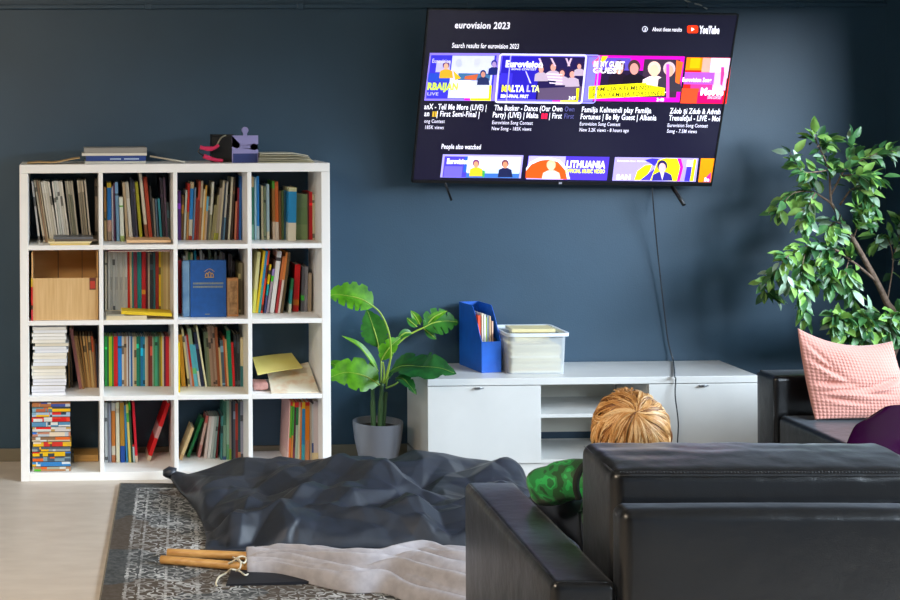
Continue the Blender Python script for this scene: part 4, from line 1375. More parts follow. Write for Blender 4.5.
# thin shadow-gap foot: sides stand on the plinth
zs = atY(600, 415.6, KY).z
bm = new(); box(bm, (d0 + .0005, KY + .008, zs - .009), (d1 - .0005, kb - .006, zs + .009)); obj('shelf_board', bm, LW, kc)
zg0, zg1 = atY(600, 438, kb).z, atY(600, 431, kb).z
bm = new()
xm = atY(613, 400, kb).x
box(bm, (d0 + .0005, kb - .005, zg1), (xm - .001, kb, KZ - .035)); box(bm, (xm + .001, kb - .005, zg1), (d1 - .0005, kb, KZ - .035)); box(bm, (d0 + .0005, kb - .005, .0825), (d1 - .0005, kb, zg0))
obj('back_panel', bm, LWB, kc)
for a_, b_2, hx_ in ((KX0 + .001, d0 - .001, kx(478.5)), (d1 + .001, KX1 - .001, kx(703))):
    bm = new(); box(bm, (a_, KY + .001, .066), (b_2, KY + .019, KZ - .0375), bev=.0015)
    dr = obj('door', bm, LW, kc)
    bm = new()
    hz = KZ - .037
    tube(bm, [(hx_ - .022, KY - .008, hz - .012), (hx_ - .008, KY - .014, hz - .006), (hx_ + .008, KY - .014, hz - .006), (hx_ + .022, KY - .008, hz - .008)], .0036, 8)
    box(bm, (hx_ - .018, KY - .01, hz - .013), (hx_ + .018, KY + .001, hz - .005), bev=.002)
    obj('handle', bm, mat('8f9296', .3, metal=.9), dr)

# ================================================================== CABLES
bm = new()
c1 = [atY(652.4, 187.5, -.105), atY(653, 200, -.1), atY(657, 245, -.05), atY(663, 300, -.03), atY(668, 340, -.022), atY(672.4, 357.5, -.03)]
c1 += [atZ(673.4, 361.4, KZ + .006), atZ(674.2, 368, KZ + .005), atZ(674.8, 376.5, KZ + .005), Vector((kx(675), KY - .010, KZ - .010)), Vector((kx(673.6), KY - .02, KZ - .09)), Vector((kx(676.3), KY - .022, KZ - .22)), Vector((kx(675.6), KY - .02, KZ - .34)), Vector((kx(676.5), KY - .03, .03)), Vector((kx(679), KY - .06, .008)), Vector((kx(700), KY - .09, .007)), Vector((kx(740), KY - .07, .007))]
tube(bm, smoothpath(c1, 6), .0034, 8)
o = obj('power_cable', bm, mat('33363c', .25, spec=.8)); tag(o, 'thin grey cable hanging from the television over the white cabinet front', 'cable')
bm = new()
tube(bm, smoothpath([atY(707, 9, -.012), atY(700, 5, -.02), atY(692, 3, -.02), atY(684, -1, -.014), atY(676, -14, -.014)]), .004, 8)
o = obj('white_cable', bm, mat('a9b0b0', .4)); tag(o, 'short pale cable on the wall above the television', 'cable')

# ================================================================== FILE BOX AND PLASTIC BIN
FB = noisy('file_blue', '0d4fae', '1660c4', 8, rough=.4)
fz = KZ + .0005
fy0, fy1 = -.295, -.045
fx0, fx1 = atY(481.8, 371, fy0).x, atY(502.8, 371, fy0).x
hz0 = atY(481, 342, fy0).z - fz
hz1 = atY(462, 301.5, fy1).z - fz
fr = Matrix.Translation((fx0, fy0, fz))
fb = thing('magazine_file', 'bright blue magazine file with cut-away front standing on the white cabinet', 'magazine file', M=fr)
D_ = fy1 - fy0
# side profile in (y,z): low front, rising with a soft curve, flat top at the back
prof = [(0, 0), (D_, 0), (D_, hz1), (D_ * .42, hz1)] + [(D_ * (.42 - .34 * (k / 6)), hz1 - (hz1 - hz0) * (k / 6) ** 1.3 * .82) for k in range(1, 7)] + [(0, hz0)]
for x in (fx0, fx1 - .003):
    bm = new()
    a_ = [bm.verts.new(Vector((x, fy0 + y, fz + z))) for y, z in prof]
    b_2 = [bm.verts.new(Vector((x + .003, fy0 + y, fz + z))) for y, z in prof]
    n = len(prof)
    bm.faces.new(a_[::-1]); bm.faces.new(b_2)
    for i in range(n):
        bm.faces.new((a_[i], a_[(i + 1) % n], b_2[(i + 1) % n], b_2[i]))
    bmesh.ops.recalc_face_normals(bm, faces=bm.faces[:])
    obj('side_panel', bm, FB, fb)
bm = new(); box(bm, (fx0 + .003, fy0, fz), (fx1 - .003, fy0 + .003, fz + hz0)); obj('front_panel', bm, FB, fb)
bm = new(); box(bm, (fx0 + .003, fy1 - .003, fz), (fx1 - .003, fy1, fz + hz1)); obj('back_panel', bm, FB, fb)
bm = new(); box(bm, (fx0 + .003, fy0 + .003, fz), (fx1 - .003, fy1 - .003, fz + .003)); obj('base', bm, FB, fb)
bm = new(); box(bm, (fx0 + .003, fy0 + D_ * .42, fz + hz1 - .003), (fx1 - .003, fy1 - .003, fz + hz1)) if False else None
MROT = Matrix.Translation((fx0, fy0, fz)) @ Matrix.Rotation(math.radians(10), 4, 'Z') @ Matrix.Translation((-fx0, -fy0, -fz))
fb.matrix_world = MROT @ WM[fb]
FBK = [('orange red', 'e04a22', .013, .275, .045), ('dark red', '8c2020', .005, .265, .05), ('cream', 'e0d5bf', .011, .285, .042), ('white', 'dcdad2', .009, .28, .038), ('lime green', '9ab83a', .007, .265, .04), ('grey blue', '8a9aa8', .010, .275, .038), ('tan', 'c8a880', .008, .272, .034), ('black and white', '20242a', .008, .25, .05), ('peach', 'd8b09a', .008, .245, .04), ('charcoal', '2a2c34', .008, .16, .03)]
x = fx0 + .0045
for k, (nm_, hx_, T_, H_, yo) in enumerate(FBK):
    y_ = fy0 + yo
    dd = fy1 - .006 - y_
    T_ = min(T_, fx1 - .0045 - x)
    if T_ < .003:
        break
    Mk = MROT @ Matrix.Translation((x, y_, fz + .0035))
    book('booklet', '%s booklet in the blue magazine file, %s from its tall side' % (nm_, ORD[k]), 'booklets in the blue magazine file', None, Mk, T_ * .94, dd, H_ * 1.0, [(0, H_, hx_)], pages=T_ > .007)
    x += T_
# clear bin
FROST = bpy.data.materials.new('frosted_plastic')
FROST.use_nodes = True
nt = FROST.node_tree
nt.nodes.clear()
ou = nt.nodes.new('ShaderNodeOutputMaterial')
mx = nt.nodes.new('ShaderNodeMixShader')
trn = nt.nodes.new('ShaderNodeBsdfTransparent')
trn.inputs['Color'].default_value = (.93, .95, .97, 1)
pb2 = nt.nodes.new('ShaderNodeBsdfPrincipled')
pb2.inputs['Base Color'].default_value = lin('dfe5ea')
pb2.inputs['Roughness'].default_value = .25
mx.inputs['Fac'].default_value = .40
nt.links.new(trn.outputs[0], mx.inputs[1]); nt.links.new(pb2.outputs[0], mx.inputs[2]); nt.links.new(mx.outputs[0], ou.inputs['Surface'])
cA = atZ(503.5, 376.5, KZ)
cy0 = -.345
cx0, cx1 = atY(505.5, 376, cy0).x + .014, atY(567, 376, cy0).x
cz1 = atY(535, 333.5, cy0 - .012).z
bn = thing('storage_bin', 'frosted clear plastic bin full of papers on the white cabinet', 'bin', ((cx0 + cx1) / 2, cy0, fz))
cy1 = cy0 + .27
tp_ = .008
bm = new()


def rloop(x0, x1, y0, y1, r, z, n=5):
    out = []
    for cx, cy, a in ((x1 - r, y0 + r, -PI / 2), (x1 - r, y1 - r, 0), (x0 + r, y1 - r, PI / 2), (x0 + r, y0 + r, PI)):
        for k in range(n + 1):
            aa = a + k / n * PI / 2
            out.append(Vector((cx + r * math.cos(aa), cy + r * math.sin(aa), z)))
    return out


def skin(bm, loops, cap0=False, cap1=False):
    rs = [[bm.verts.new(p) for p in l] for l in loops]
    n = len(rs[0])
    for a, b in zip(rs, rs[1:]):
        for i in range(n):
            bm.faces.new((a[i], a[(i + 1) % n], b[(i + 1) % n], b[i])).smooth = True
    if cap0:
        bm.faces.new(rs[0][::-1])
    if cap1:
        bm.faces.new(rs[-1])


lo, hi = fz, cz1
skin(bm, [rloop(cx0 + tp_, cx1 - tp_, cy0 + tp_, cy1 - tp_, .02, lo), rloop(cx0, cx1, cy0, cy1, .025, hi - .018)], cap0=True)
obj('body', bm, FROST, bn, smooth=40)
RIM = mat('dde4ea', .25, key='rim')
bm = new()
skin(bm, [rloop(cx0 - .001, cx1 + .001, cy0 - .001, cy1 + .001, .025, hi - .018), rloop(cx0 - .008, cx1 + .014, cy0 - .014, cy1 + .014, .032, hi - .016), rloop(cx0 - .009, cx1 + .015, cy0 - .015, cy1 + .015, .032, hi), rloop(cx0 - .001, cx1 + .001, cy0 - .001, cy1 + .001, .025, hi), rloop(cx0 - .001, cx1 + .001, cy0 - .001, cy1 + .001, .025, hi - .018)])
obj('rim', bm, RIM, bn, smooth=40)
z = fz + .004
gp = 'papers in the clear plastic bin'
k = 0
NP_ = 15
while k < NP_:
    h = .0092
    i1, i2 = R.uniform(.016, .03), R.uniform(.016, .03)
    bm = new(); box(bm, (cx0 + i1, cy0 + .02, z), (cx1 - i2, cy1 - .02, z + h * .93), bev=.002)
    lab = ['lowest', 'topmost'][k > 0] if k in (0, NP_ - 1) else '%s from bottom' % ORD[k]
    o = obj('paper_booklet', bm, mat(R.choice(['d8c896', 'e2d4a8', 'cfc296', 'e4dcc0', 'd2b980', 'c4b384']), .75))
    tag(o, 'cream paper booklet in the pile in the frosted bin, %s' % lab, 'booklet', gp)
    z += h
    k += 1
Mq = Matrix.Translation((cx0 + .05, cy0 + .10, cz1 - .012)) @ Matrix.Rotation(-.05, 4, 'Z')
bm = new(); box(bm, (0, 0, 0), (cx1 - cx0 - .075, .13, .017), Mq, bev=.002)
box(bm, (.02, .02, z - cz1 + .012 + .0006), (cx1 - cx0 - .1, .12, -.0002), Mq)
o = obj('notebook', bm, mat('d8cd9e', .7)); tag(o, 'thick cream notebook lying uppermost at the rim of the frosted bin', 'notebook')

# ================================================================== POTTED PLANT BESIDE THE CABINET
px0, px1 = atY(353, 420, -.21).x, atY(402.5, 420, -.21).x
pr_ = (px1 - px0) / 2
pc = Vector(((px0 + px1) / 2, -.21, 0))
ph = atY(377, 421, -.21).z
pp = thing('potted_plant', 'artificial split-leaf plant in a smooth grey pot between bookcase and white cabinet', 'plant', pc)
bm = new()
lathe(bm, [(pr_ * .66, 0), (pr_ * .72, .01), (pr_ * .80, ph * .25), (pr_ * .93, ph * .6), (pr_ * 1.0, ph * .92), (pr_ * 1.0, ph), (pr_ * .93, ph), (pr_ * .90, ph * .9), (pr_ * .88, ph * .86)], pc, 48)
obj('pot', bm, mat('696c74', .38, bump=(60, .05)), pp, smooth=60)
bm = new()
lathe(bm, [(pr_ * .86, ph * .80), (pr_ * .86, ph * .865), (.01, ph * .875)], pc, 32)
obj('soil', bm, noisy('soil', '1c1712', '2e261e', 80, rough=.95, bump=.6), pp)


def leaf(bm, mid, wid, nrm, slits=0, depth=.0, fold=.15, mi=0, seg=18, curl=.0, asym=1.0):
    """mid: midrib points, wid: half width at the widest, nrm: rough face normal"""
    M_ = smoothpath(mid, 8)
    L = [0]
    for a, b in zip(M_, M_[1:]):
        L.append(L[-1] + (b - a).length)
    tot = L[-1]

    def at(t):
        s = t * tot
        for i in range(len(M_) - 1):
            if L[i + 1] >= s or i == len(M_) - 2:
                f = (s - L[i]) / max(1e-9, L[i + 1] - L[i])
                return M_[i].lerp(M_[i + 1], f), (M_[i + 1] - M_[i]).normalized()
    nrm = Vector(nrm).normalized()
    n = seg * (3 if slits else 1)
    rows = []
    for i in range(n + 1):
        t = i / n
        p, tg = at(t)
        s = tg.cross(nrm).normalized()
        nn = s.cross(tg).normalized()
        w = wid * (math.sin(PI * min(1, t * 1.0) ** .75) ** .8 if 0 < t < 1 else 0)
        row = []
        for sgn in (-1, 1):
            ww = w * (asym if sgn > 0 else 1)
            if slits and .1 < t < .95:
                ph_ = (t * slits + (.25 if sgn > 0 else 0)) % 1.0
                cut = max(0, 1 - abs(ph_ - .5) / .13)
                ww *= 1 - depth * cut
            for q in (1.0, .66, .33):
                adv = tg * (q * q * .12 * wid)
                row.append((sgn, q, p + s * sgn * ww * q + nn * (fold * ww * q - curl * ww * q * q) + adv))
        rows.append((p, row))
    vm = []
    for p, row in rows:
        v = {(sg, q): bm.verts.new(c) for sg, q, c in row}
        v[0] = bm.verts.new(p)
        vm.append(v)
    for a, b in zip(vm, vm[1:]):
        for sg in (-1, 1):
            ch = [0, (sg, .33), (sg, .66), (sg, 1.0)]
            for c, d in zip(ch, ch[1:]):
                q = [a[c], b[c], b[d], a[d]]
                f = bm.faces.new(q if sg > 0 else q[::-1])
                f.smooth = True
                f.material_index = mi
    return M_


def leafmat(name, c1, c2, rough=.4, tr=.25):
    m = noisy(name, c1, c2, 25, rough=rough, spec=.5, lo=.3, hi=.7)
    nt = m.node_tree
    b = nt.nodes['Principled BSDF']
    out = nt.nodes['Material Output']
    tl = nt.nodes.new('ShaderNodeBsdfTranslucent')
    mx = nt.nodes.new('ShaderNodeMixShader')
    mx.inputs['Fac'].default_value = tr
    cr = nt.nodes['Color Ramp']
    nt.links.new(cr.outputs['Color'], tl.inputs['Color'])
    nt.links.new(b.outputs[0], mx.inputs[1]); nt.links.new(tl.outputs[0], mx.inputs[2]); nt.links.new(mx.outputs[0], out.inputs['Surface'])
    return m


LB = leafmat('leaf_bright', '397905', '63a90e')
LM = leafmat('leaf_mid', '1f6118', '3a8424')
LD = leafmat('leaf_dark', '11481f', '22692c')
STEM = mat('8fae3a', .5)
STEMD = mat('34552a', .6)


def pl(pts):
    return [atY(x, y, Y) for x, y, Y in pts]


base = Vector((pc.x, pc.y, ph * .86))
for dx, dy, top in ((-.022, 0, atY(372.5, 386, -.2)), (.006, -.012, atY(382, 383, -.22)), (.024, .01, atY(386, 392, -.2))):
    bm = new(); tube(bm, smoothpath([base + Vector((dx, dy, -.02)), (base + Vector((dx, dy, 0))).lerp(top, .5), top]), [.013] * 8 + [.010] * 5, 10); obj('stem', bm, STEMD, pp)
spec_ = [
    # petiole, midrib, half width, normal, slits, depth, material
    ([(383, 384, -.22), (388, 372, -.23), (391, 352, -.24), (388.5, 331, -.25), (381, 314, -.25), (373, 306, -.25)], [(374, 307, -.25), (362, 299.5, -.25), (346, 295.5, -.25), (334, 294.5, -.24), (328, 297, -.24)], .080, (.1, -.85, .5), 6, .5, LB, .25, .95),
    ([(381, 385, -.2), (381, 360, -.15), (378, 346, -.14)], [(379, 348, -.14), (376, 336, -.13), (371.5, 322, -.12), (367.5, 311, -.11)], .070, (-.2, -.9, .3), 5, .25, LM, .1, 1.0),
    ([(379, 385, -.24), (375, 374, -.26), (374, 370, -.26)], [(378.5, 371.5, -.26), (369, 358, -.27), (358, 345, -.27), (342, 336, -.26)], .030, (.55, -.6, .5), 0, 0, LB, .5, .7),
    ([(374, 387, -.22), (376, 384, -.28), (377, 380, -.30)], [(380, 385, -.30), (366, 376.5, -.31), (350, 372.5, -.31), (340, 373.5, -.30), (329, 378, -.30)], .092, (.0, -.85, .5), 4, .35, LB, .12, .9),
    ([(384, 384, -.2), (393, 352, -.18), (403, 339, -.17), (415, 331.5, -.17), (424, 327.5, -.17)], [(423, 328, -.17), (433, 323, -.16), (446, 321, -.15), (457, 322, -.14)], .074, (.1, -.8, .5), 5, .7, LM, .1, 1.0),
    ([(386, 386, -.22), (388, 378, -.24), (392, 374, -.25)], [(389, 372, -.26), (402, 366, -.36), (422, 366.5, -.50), (440, 368, -.54), (454, 373, -.56)], .105, (.15, -.8, .55), 5, .35, LD, .1, 1.0),
    ([(383, 385, -.2), (384, 372, -.21), (383, 362, -.22)], [(381, 361, -.22), (386, 352, -.22), (393, 344, -.22), (400, 338, -.21)], .046, (.2, -.9, .3), 3, .4, LB, .2, .8),
    ([(374, 387, -.2), (365, 383, -.17), (356, 376, -.16)], [(350, 375, -.16), (342, 369, -.16), (334, 364, -.15), (329, 363, -.15)], .035, (0, -.8, .5), 0, 0, LB, .3, 1.0),
    ([(386, 388, -.24), (394, 385, -.28), (398, 382, -.29)], [(396, 378, -.30), (403, 379, -.36), (410, 386, -.42), (416, 394, -.45)], .036, (.1, -.9, .4), 3, .3, LD, .3, 1.0),
    ([(424, 327.5, -.17)], [(417, 327, -.16), (411, 322, -.15), (407, 318, -.14)], .022, (0, -.8, .5), 0, 0, LM, .2, 1.0),
    ([(424, 327.5, -.17)], [(420, 325, -.15), (416, 318, -.13), (411, 311, -.12)], .024, (0, -.8, .5), 0, 0, LB, .2, 1.0),
    ([(424, 327.5, -.17)], [(425, 327, -.16), (434, 317, -.15), (447, 311, -.14)], .020, (0, -.8, .5), 0, 0, LB, .2, 1.0),
    ([(424, 327.5, -.17)], [(424, 329, -.16), (430, 334, -.15), (436, 339, -.14)], .024, (0, -.8, .5), 0, 0, LM, .2, 1.0),
    ([(415, 331.5, -.17)], [(412, 333, -.17), (405, 333, -.18), (398, 338, -.19)], .02, (0, -.8, .5), 0, 0, LM, .2, 1.0),
]
for pet, mid, w_, nr, sl, dp, mm, fo, asy in spec_:
    bm = new()
    leaf(bm, pl(mid), w_, nr, sl, dp, fo, seg=12, asym=asy)
    lf = obj('leaf', bm, mm, pp)
    bm = new()
    if len(pet) > 1:
        tube(bm, smoothpath(pl(pet)), .0045, 8)
    tube(bm, [p + Vector((0, -.002, .0005)) for p in smoothpath(pl(mid))], [.0032] * 10 + [.0012] * (len(smoothpath(pl(mid))) - 10), 6)
    obj('midrib', bm, STEM if mm is not LD else mat('6a8f3a', .5), lf)

# ================================================================== TREE IN THE CORNER
tr = thing('potted_tree', 'tall leafy artificial tree standing in the dark corner behind the black sofa', 'tree', (3.92, -.42, 0))
bm = new()
tc_ = Vector((3.92, -.42, 0))
lathe(bm, [(.13, 0), (.14, .02), (.17, .3), (.175, .31), (.15, .31), (.15, .28)], tc_, 32)
obj('pot', bm, mat('3a3a3c', .5), tr, smooth=50)
bm = new(); lathe(bm, [(.148, .2), (.148, .285), (.02, .29)], tc_, 24); obj('soil', bm, MATS['soil'], tr)
BARK = noisy('bark', '6a5648', '8c7564', 60, rough=.8, bump=.3)
TY = -.42
trunk = [tc_ + Vector((0, 0, .28)), atY(900, 330, TY), atY(887, 303, TY), atY(876, 280, TY), atY(853, 239, TY), atY(843, 222, TY), atY(831, 203, TY)]
bm = new(); pth = smoothpath(trunk); tube(bm, pth, [.020 - .013 * i / (len(pth) - 1) for i in range(len(pth))], 10); obj('trunk', bm, BARK, tr)
twigs = []


def twig(pts, r0=.006, rad=.05, n=14, mat_=None, size=1.0):
    P3 = smoothpath(pl(pts), 6)
    twigs.append((P3, r0, rad, n, size))


a = TY
twig([(831, 203, a), (822, 197, a + .02), (815, 193, a + .03), (806, 191, a + .05), (792, 194, a + .05), (782, 205, a + .05), (776, 214, a + .06)], .006, .045, 34)
twig([(831, 203, a), (830, 185, a), (829, 170, a + .02), (824, 157, a + .03), (817, 143, a + .04), (814, 130, a + .05)], .006, .045, 40)
twig([(829, 170, a), (815, 172, a - .04), (803, 172, a - .05), (795, 162, a - .05), (790, 152, a - .05)], .004, .04, 26)
twig([(817, 147, a), (824, 142, a + .05), (833, 139, a + .05)], .003, .03, 12)
twig([(831, 195, a), (842, 174, a - .03), (849, 163, a - .03), (853, 150, a - .02), (848, 138, a - .01)], .005, .04, 22)
twig([(847, 166, a), (862, 160, a - .05), (876, 154, a - .08), (892, 151, a - .1), (904, 152, a - .1)], .004, .04, 34)
twig([(840, 176, a), (852, 175, a - .08), (866, 176, a - .12), (882, 178, a - .14)], .004, .03, 26)
twig([(840, 205, a), (851, 190, a - .03), (860, 190, a - .05), (870, 197, a - .06), (873, 212, a - .06), (868, 226, a - .06)], .005, .045, 40)
twig([(815, 193, a), (810, 203, a - .06), (806, 216, a - .08), (800, 228, a - .09)], .004, .05, 34)
twig([(876, 281, a), (862, 269, a - .02), (849, 259, a - .04), (836, 250, a - .05), (824, 248, a - .05), (808, 246, a - .06), (794, 253, a - .06), (780, 268, a - .05), (766, 284, a - .04)], .007, .05, 70)
twig([(808, 246, a), (803, 262, a - .1), (802, 280, a - .11), (803, 300, a - .11), (806, 322, a - .1)], .003, .022, 36)
twig([(794, 253, a), (788, 256, a - .1), (782, 262, a - .12), (787, 280, a - .12), (793, 288, a - .12)], .003, .03, 26)
twig([(836, 250, a), (830, 262, a - .1), (828, 276, a - .12), (832, 288, a - .12)], .003, .045, 36)
twig([(849, 259, a), (846, 272, a - .1), (848, 286, a - .1), (853, 297, a - .1)], .003, .045, 34)
twig([(824, 248, a), (816, 258, a + .05), (810, 272, a + .07), (816, 286, a + .06)], .003, .04, 24)
twig([(766, 280, a), (764, 288, a), (768, 296, a), (777, 298, a)], .003, .03, 16)
twig([(853, 239, a), (858, 226, a - .05), (862, 216, a - .06), (858, 206, a - .06)], .004, .05, 36)
twig([(846, 226, a), (836, 222, a - .03), (830, 228, a - .05), (838, 238, a - .06)], .004, .05, 32)
twig([(887, 303, a), (893, 260, a + .1), (886, 236, a + .15), (876, 240, a + .15)], .004, .05, 24, size=1.1)
twig([(893, 262, a + .1), (899, 232, a + .14), (902, 222, a + .12)], .004, .05, 24, size=1.1)
# bushy lower part behind the cushion
for k in range(12):
    x = 836 + k * 6.2
    twig([(892, 352, a), (x + 10, 335, a - .05), (x + R.uniform(-4, 4), R.uniform(310, 322), a - .12 + R.uniform(-.03, .05)), (x + R.uniform(-6, 6), R.uniform(318, 340), a - .16)], .003, .05, 26, size=1.15)
LT1 = leafmat('tree_leaf_light', '74ae4a', 'a5cf70', .38, .2)
LT2 = leafmat('tree_leaf_mid', '3c7440', '63985a', .38, .2)
LT3 = leafmat('tree_leaf_grey', '86ab90', 'b4cfb4', .33, .1)
LT4 = leafmat('tree_leaf_deep', '24502c', '3a6a3c', .4, .15)
LMATS = [LT1, LT2, LT3, LT4]


def small_leaf(bm, p, d, n, ln, wd, mi):
    d = d.normalized()
    s = d.cross(n)
    if s.length < 1e-4:
        return
    s.normalize()
    nn = s.cross(d)
    cols = []
    prof = [(0, .0), (.14, .55), (.38, 1.0), (.65, .82), (.86, .38), (1, 0)]
    prev = None
    for t, w in prof:
        c = p + d * ln * t - nn * (ln * .22 * t * t)
        m_ = bm.verts.new(c)
        l = bm.verts.new(c + s * wd * w + nn * wd * w * .35) if w else m_
        r = bm.verts.new(c - s * wd * w + nn * wd * w * .35) if w else m_
        if prev:
            for q in ((prev[0], m_, l, prev[1]), (prev[0], prev[2], r, m_)):
                q = list(dict.fromkeys(q))
                if len(q) >= 3:
                    f = bm.faces.new(q); f.material_index = mi; f.smooth = True
        prev = (m_, l, r)


for P3, r0, rad, n, size in twigs:
    bm = new()
    k = len(P3)
    tube(bm, P3, [r0 * (1 - .75 * i / (k - 1)) for i in range(k)], 6)
    br = obj('branch', bm, BARK, tr)
    bm = new()
    for i in range(int(n * 1.2)):
        t = .2 + .8 * (i + R.random()) / int(n * 1.2)
        idx = min(k - 2, int(t * (k - 1)))
        p = P3[idx].lerp(P3[idx + 1], t * (k - 1) - idx)
        tg = (P3[idx + 1] - P3[idx]).normalized()
        side = Vector((R.gauss(0, 1), R.gauss(0, .8) - .3, R.gauss(0, 1))).normalized()
        d = (tg * .9 + side * .9 + Vector((0, -.1, -.15))).normalized()
        off = side * R.random() * rad * .55
        nr = Vector((R.gauss(0, .4), -.6 + R.gauss(0, .4), .8 + R.gauss(0, .3)))
        ln = R.uniform(.056, .084) * size
        small_leaf(bm, p + off, d, nr, ln, ln * R.uniform(.2, .27), R.choices([0, 1, 2, 3], [4, 4, 2.2, 2])[0])
    obj('foliage', bm, LMATS, br)

SKY_AMB, WIN_E, WARM_FILL_E, DOOR_FILL_E, EXPO = 0.4, 3200, 175, 5, 0.1
# ================================================================== RUG
def rug_material():
    m = bpy.data.materials.new('rug_weave')
    m.use_nodes = True
    nt = m.node_tree
    L = nt.links.new
    b = nt.nodes['Principled BSDF']
    b.inputs['Roughness'].default_value = .9
    b.inputs['Specular IOR Level'].default_value = .2
    tc = nt.nodes.new('ShaderNodeTexCoord')
    sp = nt.nodes.new('ShaderNodeSeparateXYZ')
    L(tc.outputs['Object'], sp.inputs[0])

    def math_(op, a, b_=None, c=None):
        n = nt.nodes.new('ShaderNodeMath')
        n.operation = op
        for i, v in enumerate((a, b_, c)):
            if v is None:
                continue
            if isinstance(v, (int, float)):
                n.inputs[i].default_value = v
            else:
                L(v, n.inputs[i])
        return n.outputs[0]

    def noise_(scale, detail=4, vec=None, st=None):
        n = nt.nodes.new('ShaderNodeTexNoise')
        n.inputs['Scale'].default_value = scale
        n.inputs['Detail'].default_value = detail
        if st:
            mp = nt.nodes.new('ShaderNodeMapping')
            mp.inputs['Scale'].default_value = st
            L(tc.outputs['Object'], mp.inputs['Vector'])
            L(mp.outputs['Vector'], n.inputs['Vector'])
        else:
            L(tc.outputs['Object'], n.inputs['Vector'])
        return n.outputs['Fac']
    # distance to the border, in metres (object origin is the rug centre)
    dx = math_('SUBTRACT', RW / 2, math_('ABSOLUTE', sp.outputs['X']))
    dy = math_('SUBTRACT', RD / 2, math_('ABSOLUTE', sp.outputs['Y']))
    d = math_('MINIMUM', dx, dy)
    # line bands of the border
    def band(c, w):
        return math_('LESS_THAN', math_('ABSOLUTE', math_('SUBTRACT', d, c)), w)
    lines = math_('MAXIMUM', math_('MAXIMUM', band(.085, .005), band(.135, .004)), math_('MAXIMUM', band(.235, .005), band(.355, .006)))
    inside = math_('GREATER_THAN', d, .075)
    # flower scrolls: rings and lattices that repeat
    def wave(v, per):
        return math_('SINE', math_('MULTIPLY', v, 2 * PI / per))
    wx, wy = wave(sp.outputs['X'], .15), wave(sp.outputs['Y'], .15)
    wx2, wy2 = wave(sp.outputs['X'], .07), wave(sp.outputs['Y'], .062)
    lat = math_('ABSOLUTE', math_('ADD', math_('MULTIPLY', wx, wy), math_('MULTIPLY', math_('MULTIPLY', wx2, wy2), .7)))
    lat = math_('ADD', lat, math_('MULTIPLY', math_('SUBTRACT', noise_(22, 4), .5), 1.6))
    lat = math_('LESS_THAN', math_('ABSOLUTE', math_('SUBTRACT', lat, .45)), .24)
    pat = math_('MAXIMUM', lines, lat)
    wear = noise_(5, 5)
    mr = nt.nodes.new('ShaderNodeMapRange')
    mr.inputs['From Min'].default_value = .38
    mr.inputs['From Max'].default_value = .62
    L(wear, mr.inputs['Value'])
    fine = noise_(75, 3, st=(.7, 1.4, 1))
    mf = nt.nodes.new('ShaderNodeMapRange')
    mf.inputs['From Min'].default_value = .38
    mf.inputs['From Max'].default_value = .6
    L(fine, mf.inputs['Value'])
    k = math_('MULTIPLY', math_('MULTIPLY', pat, inside), math_('MULTIPLY', math_('ADD', math_('MULTIPLY', mr.outputs[0], .75), .25), math_('ADD', math_('MULTIPLY', mf.outputs[0], .75), .25)))
    g = nt.nodes.new('ShaderNodeValToRGB')
    g.color_ramp.elements[0].color = lin('3f4244')
    g.color_ramp.elements[1].color = lin('5c5f60')
    g.color_ramp.elements[0].position = .35
    g.color_ramp.elements[1].position = .7
    L(noise_(60, 4), g.inputs['Fac'])
    br = nt.nodes.new('ShaderNodeMixRGB')
    br.inputs['Color2'].default_value = lin('5a4a3a')
    L(math_('MULTIPLY', math_('GREATER_THAN', noise_(2.2, 3), .53), .55), br.inputs['Fac'])
    L(g.outputs['Color'], br.inputs['Color1'])
    mx = nt.nodes.new('ShaderNodeMixRGB')
    mx.inputs['Color2'].default_value = lin('d2d4d4')
    L(br.outputs['Color'], mx.inputs['Color1'])
    L(k, mx.inputs['Fac'])
    L(mx.outputs['Color'], b.inputs['Base Color'])
    bp = nt.nodes.new('ShaderNodeBump')
    bp.inputs['Strength'].default_value = .4
    bp.inputs['Distance'].default_value = .004
    L(fine, bp.inputs['Height'])
    L(bp.outputs['Normal'], b.inputs['Normal'])
    return m


RW, RD, RT = 2.35, 3.3, .008
ang = math.atan2(0.132, 1.60)          # the rug lies slightly turned
ra = -ang
c0 = Vector((0.237, -0.4878, 0))
MR = Matrix.Translation(c0) @ Matrix.Rotation(ra, 4, 'Z')
cen = MR @ Vector((RW / 2, -RD / 2, 0))
MRC = Matrix.Translation(cen) @ Matrix.Rotation(ra, 4, 'Z')
bm = new()
box(bm, (-RW / 2, -RD / 2, 0.0004), (RW / 2, RD / 2, RT))
me = bpy.data.meshes.new('rug')
bm.to_mesh(me); bm.free()
rug = thing('rug', 'dark grey worn oriental pattern rug lying on the pale floor', 'rug', M=MRC)
o = bpy.data.objects.new('pile', me); COL.objects.link(o); o.parent = rug; WM[o] = MRC.copy()
me.materials.append(rug_material())
bm = new()
for lo, hi in (((-RW / 2 - .006, -RD / 2), (-RW / 2, RD / 2)), ((RW / 2, -RD / 2), (RW / 2 + .006, RD / 2)), ((-RW / 2, RD / 2), (RW / 2, RD / 2 + .006)), ((-RW / 2, -RD / 2 - .006), (RW / 2, -RD / 2))):
    box(bm, (lo[0], lo[1], .0004), (hi[0], hi[1], RT + .001), MRC)
obj('bound_edge', bm, noisy('rug_edge', '6a6050', '7a705e', 90, rough=.9), rug)

